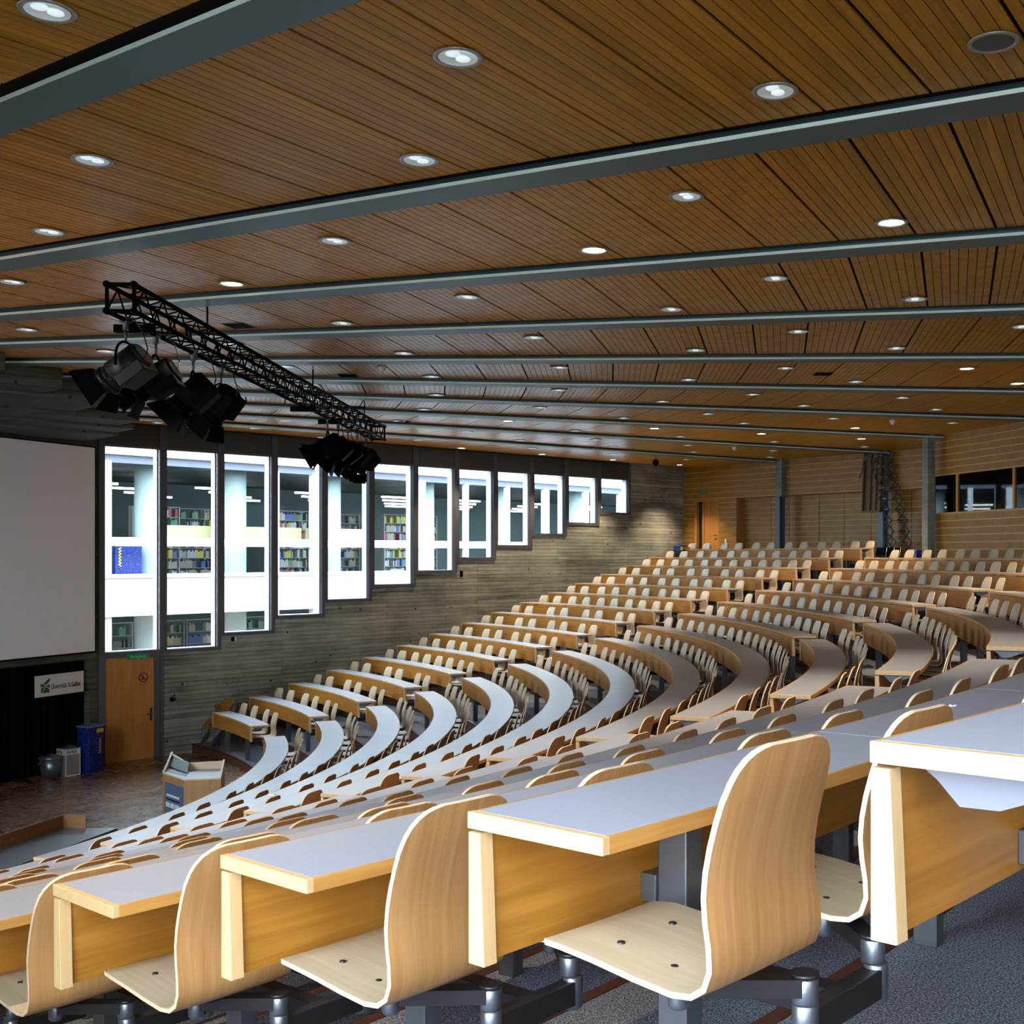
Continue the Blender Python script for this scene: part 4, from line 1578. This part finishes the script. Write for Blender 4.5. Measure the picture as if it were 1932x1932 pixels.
stage_light(-7.05, R(172), R(35), 'grey theatre spotlight at the near end of the truss', 1.0, 'fixture_grey')
stage_light(-6.25, R(185), R(30), 'black theatre spotlight, second from the near truss end', 1.0)
stage_light(-5.10, R(190), R(45), 'black theatre spotlight, third from the near truss end', 1.05)
stage_light(-4.10, R(165), R(50), 'black theatre spotlight, fourth from the near truss end', 1.0)
for k_, (y_, yw, tl) in enumerate(((1.55, 200, 30), (2.35, 185, 45), (3.15, 190, 40), (3.95, 170, 50), (4.75, 150, 40))):
    stage_light(y_, R(yw), R(tl), 'black theatre spotlight in the far cluster, %s from its left' % ORD[k_ + 1], 1.0)

# ------------------------------------------------------------------ stage furniture
def W(X, D): return c2w(X, D)


# lectern
lec = [W(-8.25, 19.85), W(-7.64, 19.22), W(-7.10, 19.36), W(-7.38, 20.30), W(-7.95, 20.20), W(-8.46, 20.72)]
cx_ = sum(p[0] for p in lec) / 6; cy_ = sum(p[1] for p in lec) / 6
loc_ = [(p[0] - cx_, p[1] - cy_) for p in lec]
t = thing('lectern', 'angled beech lectern with grey top and white rim on the stage', 'lectern', (cx_, cy_, 0))
LH = 1.03
mb = MB(); mb.prism(loc_, 0.0, LH)
link('body', mb.mesh('body', 'lectern_wood'), t)
mb = MB()
inn = [(x * 0.93, y * 0.93) for x, y in loc_]
mb.prism(inn, LH, LH + 0.012)
link('top', mb.mesh('top', 'laminate'), t)
L0, L1, L2, L3, L4, L5 = [Vector((*p, 0)) for p in loc_]
for a_, b_, ha, hb in ((L0, L1, 0.02, 0.02), (L1, L2, 0.02, 0.02), (L2, L3, 0.03, 0.16), (L3, L4, 0.14, 0.12), (L4, L5, 0.12, 0.2), (L5, L0, 0.22, 0.03)):
    mb = MB()
    n_ = (b_ - a_).cross(Vector((0, 0, 1))).normalized() * 0.028
    za, zb = LH + ha, LH + hb
    z0_ = LH
    mb.hexa([(*(a_).to_2d(), z0_), (*(b_).to_2d(), z0_), (*(b_ - n_).to_2d(), z0_), (*(a_ - n_).to_2d(), z0_),
             (*(a_).to_2d(), za), (*(b_).to_2d(), zb), (*(b_ - n_).to_2d(), zb), (*(a_ - n_).to_2d(), za)])
    link('rim', mb.mesh('rim', 'ply_edge'), t)
# sloping glass reading panel on the left wing and an open pocket
mb = MB()
q0 = L5.lerp(L0, 0.45); q1 = L4.lerp(L1, 0.45)
mb.hexa([(*(L5 * 0.9).to_2d(), LH + 0.15), (*(L4 * 0.9).to_2d(), LH + 0.12), (*(q1 * 0.9).to_2d(), LH + 0.03), (*(q0 * 0.9).to_2d(), LH + 0.03),
         (*(L5 * 0.9).to_2d(), LH + 0.165), (*(L4 * 0.9).to_2d(), LH + 0.135), (*(q1 * 0.9).to_2d(), LH + 0.045), (*(q0 * 0.9).to_2d(), LH + 0.045)])
link('reading_panel', mb.mesh('reading_panel', 'lib_column'), t)
mb = MB()
r0_, r1_ = q0.lerp(L0, 0.1) * 0.88, q1.lerp(L1, 0.1) * 0.8
r2_, r3_ = L1.lerp(q1, 0.45) * 0.86, L0.lerp(q0, 0.25) * 0.86
mb.hexa([(*v_.to_2d(), LH + 0.012) for v_ in (r0_, r1_, r2_, r3_)] + [(*v_.to_2d(), LH + 0.016) for v_ in (r0_, r1_, r2_, r3_)])
link('pocket', mb.mesh('pocket', 'nosing'), t)
# blue control panel on the left front face
ex = (L1 - L0).normalized(); ln = (L1 - L0).length
ang = math.atan2(ex.y, ex.x)
cp = link('control_panel', None, t)
bpy.data.objects.remove(cp)
mb = MB(); mb.box(0.12, ln - 0.03, -0.012, 0.0, 0.05, LH - 0.12)
cp = link('control_panel', mb.mesh('control_panel', 'panel_blue'), t, (L0.x, L0.y, 0), ang)
for (x0_, x1_, z0_, z1_, m_) in ((0.2, 0.72, 0.70, 0.735, 'paper'), (0.17, 0.72, 0.64, 0.665, 'ink'), (0.17, 0.33, 0.52, 0.60, 'paper'), (0.36, 0.52, 0.52, 0.60, 'paper'), (0.55, 0.71, 0.52, 0.60, 'paper'),
                                 (0.22, 0.68, 0.395, 0.43, 'paper'), (0.22, 0.68, 0.34, 0.365, 'ink'), (0.34, 0.54, 0.20, 0.31, 'paper'), (0.17, 0.30, 0.06, 0.17, 'paper'), (0.38, 0.72, 0.06, 0.16, 'ink')):
    mb = MB(); mb.box(x0_, x1_, -0.016, -0.012, z0_, z1_)
    link('control_label', mb.mesh('control_label', m_), cp)

# presenter's table with raised wooden back
def relw(x, y): return rel(x, y)
tb0, tb1 = Vector(relw(12.32, -1.62)), Vector(relw(11.85, -4.6))
ta0, ta1 = Vector(relw(11.55, -1.62)), Vector(relw(11.05, -4.6))
mid = (tb0 + tb1 + ta0 + ta1) / 4
P4 = [Vector((*(p - mid), 0)) for p in (ta0, tb0, tb1, ta1)]
t = thing('presenter_table', 'long grey presenter table with a raised wooden back at lower left', 'table', (mid.x, mid.y, 0))
mb = MB(); mb.prism([p.to_2d()[:] for p in P4][::-1], 0.765, 0.80)
link('table_top', mb.mesh('table_top', 'dark_laminate'), t)
def upright(a_, b_, z0_, z1_, th, mat, nm):
    m_ = MB()
    n_ = (b_ - a_).cross(Vector((0, 0, 1))).normalized() * th
    m_.hexa([(*(a_).to_2d(), z0_), (*(b_).to_2d(), z0_), (*(b_ - n_).to_2d(), z0_), (*(a_ - n_).to_2d(), z0_),
             (*(a_).to_2d(), z1_), (*(b_).to_2d(), z1_), (*(b_ - n_).to_2d(), z1_), (*(a_ - n_).to_2d(), z1_)])
    link(nm, m_.mesh(nm, mat), t)
upright(P4[3], P4[0], 0.0, 0.985, 0.025, 'table_wood', 'back_panel')
upright(P4[0], P4[0].lerp(P4[1], 0.42), 0.0, 0.985, 0.025, 'table_wood', 'side_panel')
upright(P4[2], P4[3], 0.0, 0.985, 0.025, 'table_wood', 'side_panel')
for f_ in (0.05, 0.95):
    p_ = P4[1].lerp(P4[2], f_)
    mb = MB(); mb.box(p_.x - 0.12, p_.x - 0.06, p_.y - 0.03, p_.y + 0.03, 0.0, 0.765)
    link('leg', mb.mesh('leg', 'steel_leg'), t)

# bins in front of the curtain
bp_ = pix(171, 1456, z=0.0)
bin_blue('recycling_bin', 'tall blue speckled recycling bin beside the stage door', bp_[0], bp_[1], 0, FROT, 1.03)
bp_ = pix(129, 1462, z=0.0)
t = thing('paper_bin', 'square grey metal waste paper bin marked PAPIER', 'bin', (bp_[0], bp_[1], 0), FROT - R(15))
mb = MB(); mb.box(-0.165, 0.165, -0.165, 0.165, 0.0, 0.58)
bd = link('body', mb.mesh('body', 'grey_metal', bevel=0.008), t)
mb = MB()
for sx_ in (-0.165, 0.15): mb.box(sx_, sx_ + 0.015, 0.16, 0.172, 0.0, 0.58)
mb.box(-0.165, 0.165, 0.16, 0.172, 0.0, 0.02)
link('edge_strip', mb.mesh('edge_strip', 'sign_white'), t)
mb = MB(); mb.box(-0.155, 0.155, 0.165, 0.173, 0.45, 0.56); mb.box(0.165, 0.173, -0.155, 0.155, 0.45, 0.56)
lb = link('band', mb.mesh('band', 'sign_white'), t)
link('lettering', text_mesh('PAPIER', 0.10, 'ink', sx=0.76), lb, (0.145, 0.175, 0.47), (pi / 2, 0, pi))
link('lettering', text_mesh('PAPIER', 0.10, 'ink', sx=0.76), lb, (0.175, -0.145, 0.47), (pi / 2, 0, pi / 2))
mb = MB(); mb.hexa([(-0.175, -0.175, 0.58), (0.175, -0.175, 0.58), (0.175, 0.175, 0.58), (-0.175, 0.175, 0.58), (-0.05, -0.05, 0.63), (0.05, -0.05, 0.63), (0.05, 0.05, 0.63), (-0.05, 0.05, 0.63)])
link('lid', mb.mesh('lid', 'zinc', bevel=0.005), t)
bp_ = pix(96, 1466, z=0.0)
t = thing('waste_bucket', 'round zinc bucket with lid in front of the curtain', 'bin', (bp_[0], bp_[1], 0))
mb = MB(); mb.lathe([(0.0, 0.0), (0.18, 0.0), (0.22, 0.42), (0.215, 0.42), (0.0, 0.40)], 22)
link('body', mb.mesh('body', 'zinc'), t)
mb = MB(); mb.lathe([(0.235, 0.40), (0.24, 0.425), (0.20, 0.445), (0.05, 0.47), (0.04, 0.49), (0.0, 0.49)], 22)
link('lid', mb.mesh('lid', 'zinc'), t)
mb = MB()
for a_ in (0.9, 0.9 + pi):
    mb.tube((0.23 * cos(a_), 0.23 * sin(a_), 0.36), (0.26 * cos(a_), 0.26 * sin(a_), 0.28), 0.008, n=6)
link('handle', mb.mesh('handle', 'zinc'), t)

# stacked chairs on the first terrace by the concrete wall
for (u_, v_, n_, lab, rz) in ((404, 1408, 7, 'front', 0.2), (440, 1404, 4, 'rear', 2.2)):
    p_ = pix(u_, v_, z=flo(1))
    for k_ in range(n_):
        dirx, diry = cos(R(44.9) + rz), sin(R(44.9) + rz)
        o = tube_chair('stacking_chair', 'wooden stacking chair with chrome legs, %s in the %s stack by the concrete wall' % (ORD[k_ + 1], lab),
                       (p_[0] + dirx * 0.035 * k_, p_[1] + diry * 0.035 * k_, flo(1) + 0.035 * k_), R(44.9) + rz - pi / 2, group='stacked chairs by the wall', seatmat='beech_panel')

# paper scraps on the desks
for k_, (u_, v_, row, lab) in enumerate(((512, 1500, 3, 'small crumpled white paper on a desk near the lectern'), (1797, 1332, 13, 'small white paper scrap on a near grey desk'))):
    z_ = flo(row) + DESK_H + 0.001
    p_ = pix(u_, v_, z=z_)
    mb = MB()
    s_ = 0.055 if k_ == 0 else 0.014
    mb.hexa([(-s_, -s_ * 0.6, 0), (s_, -s_ * 0.7, 0), (s_ * 0.9, s_ * 0.6, 0), (-s_ * 0.8, s_ * 0.7, 0), (-s_ * 0.8, -s_ * 0.5, s_ * 0.25), (s_ * 0.7, -s_ * 0.5, s_ * 0.4), (s_ * 0.7, s_ * 0.4, s_ * 0.2), (-s_ * 0.6, s_ * 0.5, s_ * 0.45)])
    tag(link('paper_scrap', mb.mesh('paper_scrap', 'paper'), None, (p_[0], p_[1], z_), k_ * 0.7), lab, 'paper')

# ------------------------------------------------------------------ outside: courtyard and library opposite
mb = MB(); mb.prism([(-90, -90), (110, -90), (110, 110), (-90, 110)], -1.6, -1.5)
struct('ground', mb.mesh('ground', 'courtyard'), 'paved courtyard outside the windows')
LA = R(52 - AX)
lp = c2w(-17.33, 38.0)
LIB = thing('library_building', 'white library building seen through the windows', 'building', (lp[0], lp[1], 0), LA)


def lib(nm, mat, *b):
    m_ = MB()
    for q_ in b: m_.box(*q_)
    return link(nm, m_.mesh(nm, mat), LIB)


zq = CAMZ
S0, S1 = -6.0, 44.0
lib('parapet', 'concrete_white', (S0, S1, -0.25, 0.3, zq + 3.2, zq + 5.5))
lib('concrete_band', 'concrete_white', (S0, S1, -0.25, 0.3, zq - 1.94, zq - 0.72))
lib('concrete_band', 'concrete_white', (S0, S1, -0.25, 0.3, -1.5, zq - 4.6))
lib('window_sill', 'lib_frame', (S0, S1, -0.32, 0.1, zq - 0.72, zq - 0.60))
lib('transom', 'lib_frame', (S0, S1, -0.1, 0.1, zq + 0.30, zq + 0.58))
lib('head_rail', 'lib_header', (S0, S1, -0.05, 0.15, zq + 2.95, zq + 3.2))
for s_, w_ in ((-3.0, 0.12), (-0.25, 0.22), (5.75, 0.45), (7.5, 0.22), (10.0, 0.3), (12.6, 0.3), (15.0, 0.15), (17.4, 0.15), (19.8, 0.3), (22.5, 0.25), (25.0, 0.25), (27.5, 0.5), (30, 0.25), (33, 0.3), (36, 0.5)):
    lib('mullion', 'lib_frame', (s_ - w_ / 2, s_ + w_ / 2, -0.12, 0.12, zq - 0.60, zq + 3.0))
    lib('mullion', 'lib_frame', (s_ - w_ / 2, s_ + w_ / 2, -0.12, 0.12, zq - 4.6, zq - 1.94))
lib('floor_slab', 'lib_floor', (S0, S1, 0.3, 12, zq - 1.3, zq - 0.9))
lib('floor_slab', 'lib_floor', (S0, S1, 0.3, 12, zq - 5.2, zq - 4.9))
lib('ceiling_slab', 'lib_ceiling', (S0, S1, 0.3, 12, zq + 3.1, zq + 3.4))
lib('ceiling_slab', 'lib_column', (S0, S1, 0.3, 12, zq - 1.5, zq - 1.3))
lib('rear_wall', 'lib_rear', (S0, S1, 12, 12.3, zq - 5, zq + 3.4))
lib('rear_wall', 'lib_rear', (S0 - 0.2, S0, 0, 12, zq - 5, zq + 3.4))
lib('rear_wall', 'lib_rear', (S1, S1 + 0.2, 0, 12, zq - 5, zq + 3.4))
for s_ in (1.9, 5.0, 9.1, 13.8, 18.2, 23.0, 27.0):
    m_ = MB(); m_.tube((s_, 1.3, zq - 5), (s_, 1.3, zq + 3.1), 0.48, n=20)
    link('round_column', m_.mesh('round_column', 'lib_column'), LIB)
for k_ in range(3):
    lib('balustrade', 'lib_panel', (2.6 + k_ * 3.0, 5.4 + k_ * 3.0, 2.0, 2.06, zq + 0.45, zq + 1.05))
# lamps
for row_, yy in enumerate((2.6, 5.0, 7.6, 10.0)):
    for k_ in range(11):
        s_ = -4 + k_ * 4.2 + (row_ % 2) * 2.0
        m_ = MB(); m_.box(s_, s_ + 1.3, yy, yy + 0.12, zq + 2.4, zq + 2.47)
        link('glow_element', m_.mesh('glow_element', 'tube_glow'), LIB)
for row_, yy in enumerate((2.5, 5.5)):
    for k_ in range(8):
        s_ = -3 + k_ * 4.0
        m_ = MB(); m_.box(s_, s_ + 1.6, yy, yy + 0.12, zq - 1.75, zq - 1.66)
        link('glow_element', m_.mesh('glow_element', 'tube_glow'), LIB)


def bookcase(s_, y_, z_, wd, hh_, nsh, label):
    t_ = thing('bookcase', label, 'bookcase', (lp[0] + s_ * cos(LA) - y_ * sin(LA), lp[1] + s_ * sin(LA) + y_ * cos(LA), z_), LA, 'library bookcases')
    m_ = MB()
    for x_ in (0, wd): m_.box(x_ - 0.02, x_ + 0.02, 0.0, 0.3, 0, hh_)
    link('upright', m_.mesh('upright', 'lib_shelf'), t_)
    for q_ in range(nsh + 1):
        zz = 0.05 + q_ * (hh_ - 0.05) / nsh
        m_ = MB(); m_.box(0.02, wd - 0.02, 0.0, 0.3, zz - 0.02, zz)
        link('shelf', m_.mesh('shelf', 'lib_shelf'), t_)
    m_ = MB()
    for q_ in range(nsh):
        zz = 0.05 + q_ * (hh_ - 0.05) / nsh
        x_ = 0.05
        cmat = random.randrange(7)
        while x_ < wd - 0.1:
            if random.random() < 0.12:
                x_ += random.uniform(0.05, 0.3); continue
            if random.random() < 0.25: cmat = random.choice([0, 0, 0, 5, 5, 1, 2, 3, 4, 6])
            w__ = random.uniform(0.03, 0.07)
            m_.box(x_, x_ + w__, 0.03, 0.25, zz, zz + random.uniform(0.22, 0.32), cmat)
            x_ += w__ + 0.003
    o_ = link('books', m_.mesh('books', ['book_%d' % j_ for j_ in range(7)], fix=False), t_)
    o_['kind'] = 'stuff'


nb = 0
for k_ in range(11):
    s_ = -2.6 + k_ * 1.9
    nb += 1
    bookcase(s_, 4.6 + (k_ % 3) * 0.8, zq - 0.9, 1.8, 2.7, 7, 'tall library bookcase full of books, %s from the left on the upper floor' % ORD[nb])
nb = 0
for k_ in range(5):
    s_ = -1.8 + k_ * 1.9
    nb += 1
    bookcase(s_, 2.4, zq - 4.9, 1.8, 2.6, 6, 'pale library bookcase, %s from the left on the lower floor' % ORD[nb])
# blue poster column in the library window
t = thing('blue_banner', 'blue speckled banner standing in the library window', 'banner', (lp[0] + 0.75 * cos(LA) - 0.7 * sin(LA), lp[1] + 0.75 * sin(LA) + 0.7 * cos(LA), zq - 0.9), LA)
mb = MB(); mb.box(-0.35, 0.55, 0, 0.35, 0, 1.35)
link('banner_body', mb.mesh('banner_body', 'blue_bin'), t)
mb = MB()
for k_ in range(6):
    mb.xz([(-0.25, 1.1 - k_ * 0.1), (-0.18, 1.16 - k_ * 0.1), (-0.13, 1.16 - k_ * 0.1), (-0.2, 1.1 - k_ * 0.1), (-0.13, 1.04 - k_ * 0.1), (-0.18, 1.04 - k_ * 0.1)], -0.01, 0.0)
link('chevrons', mb.mesh('chevrons', 'bin_yellow'), t)
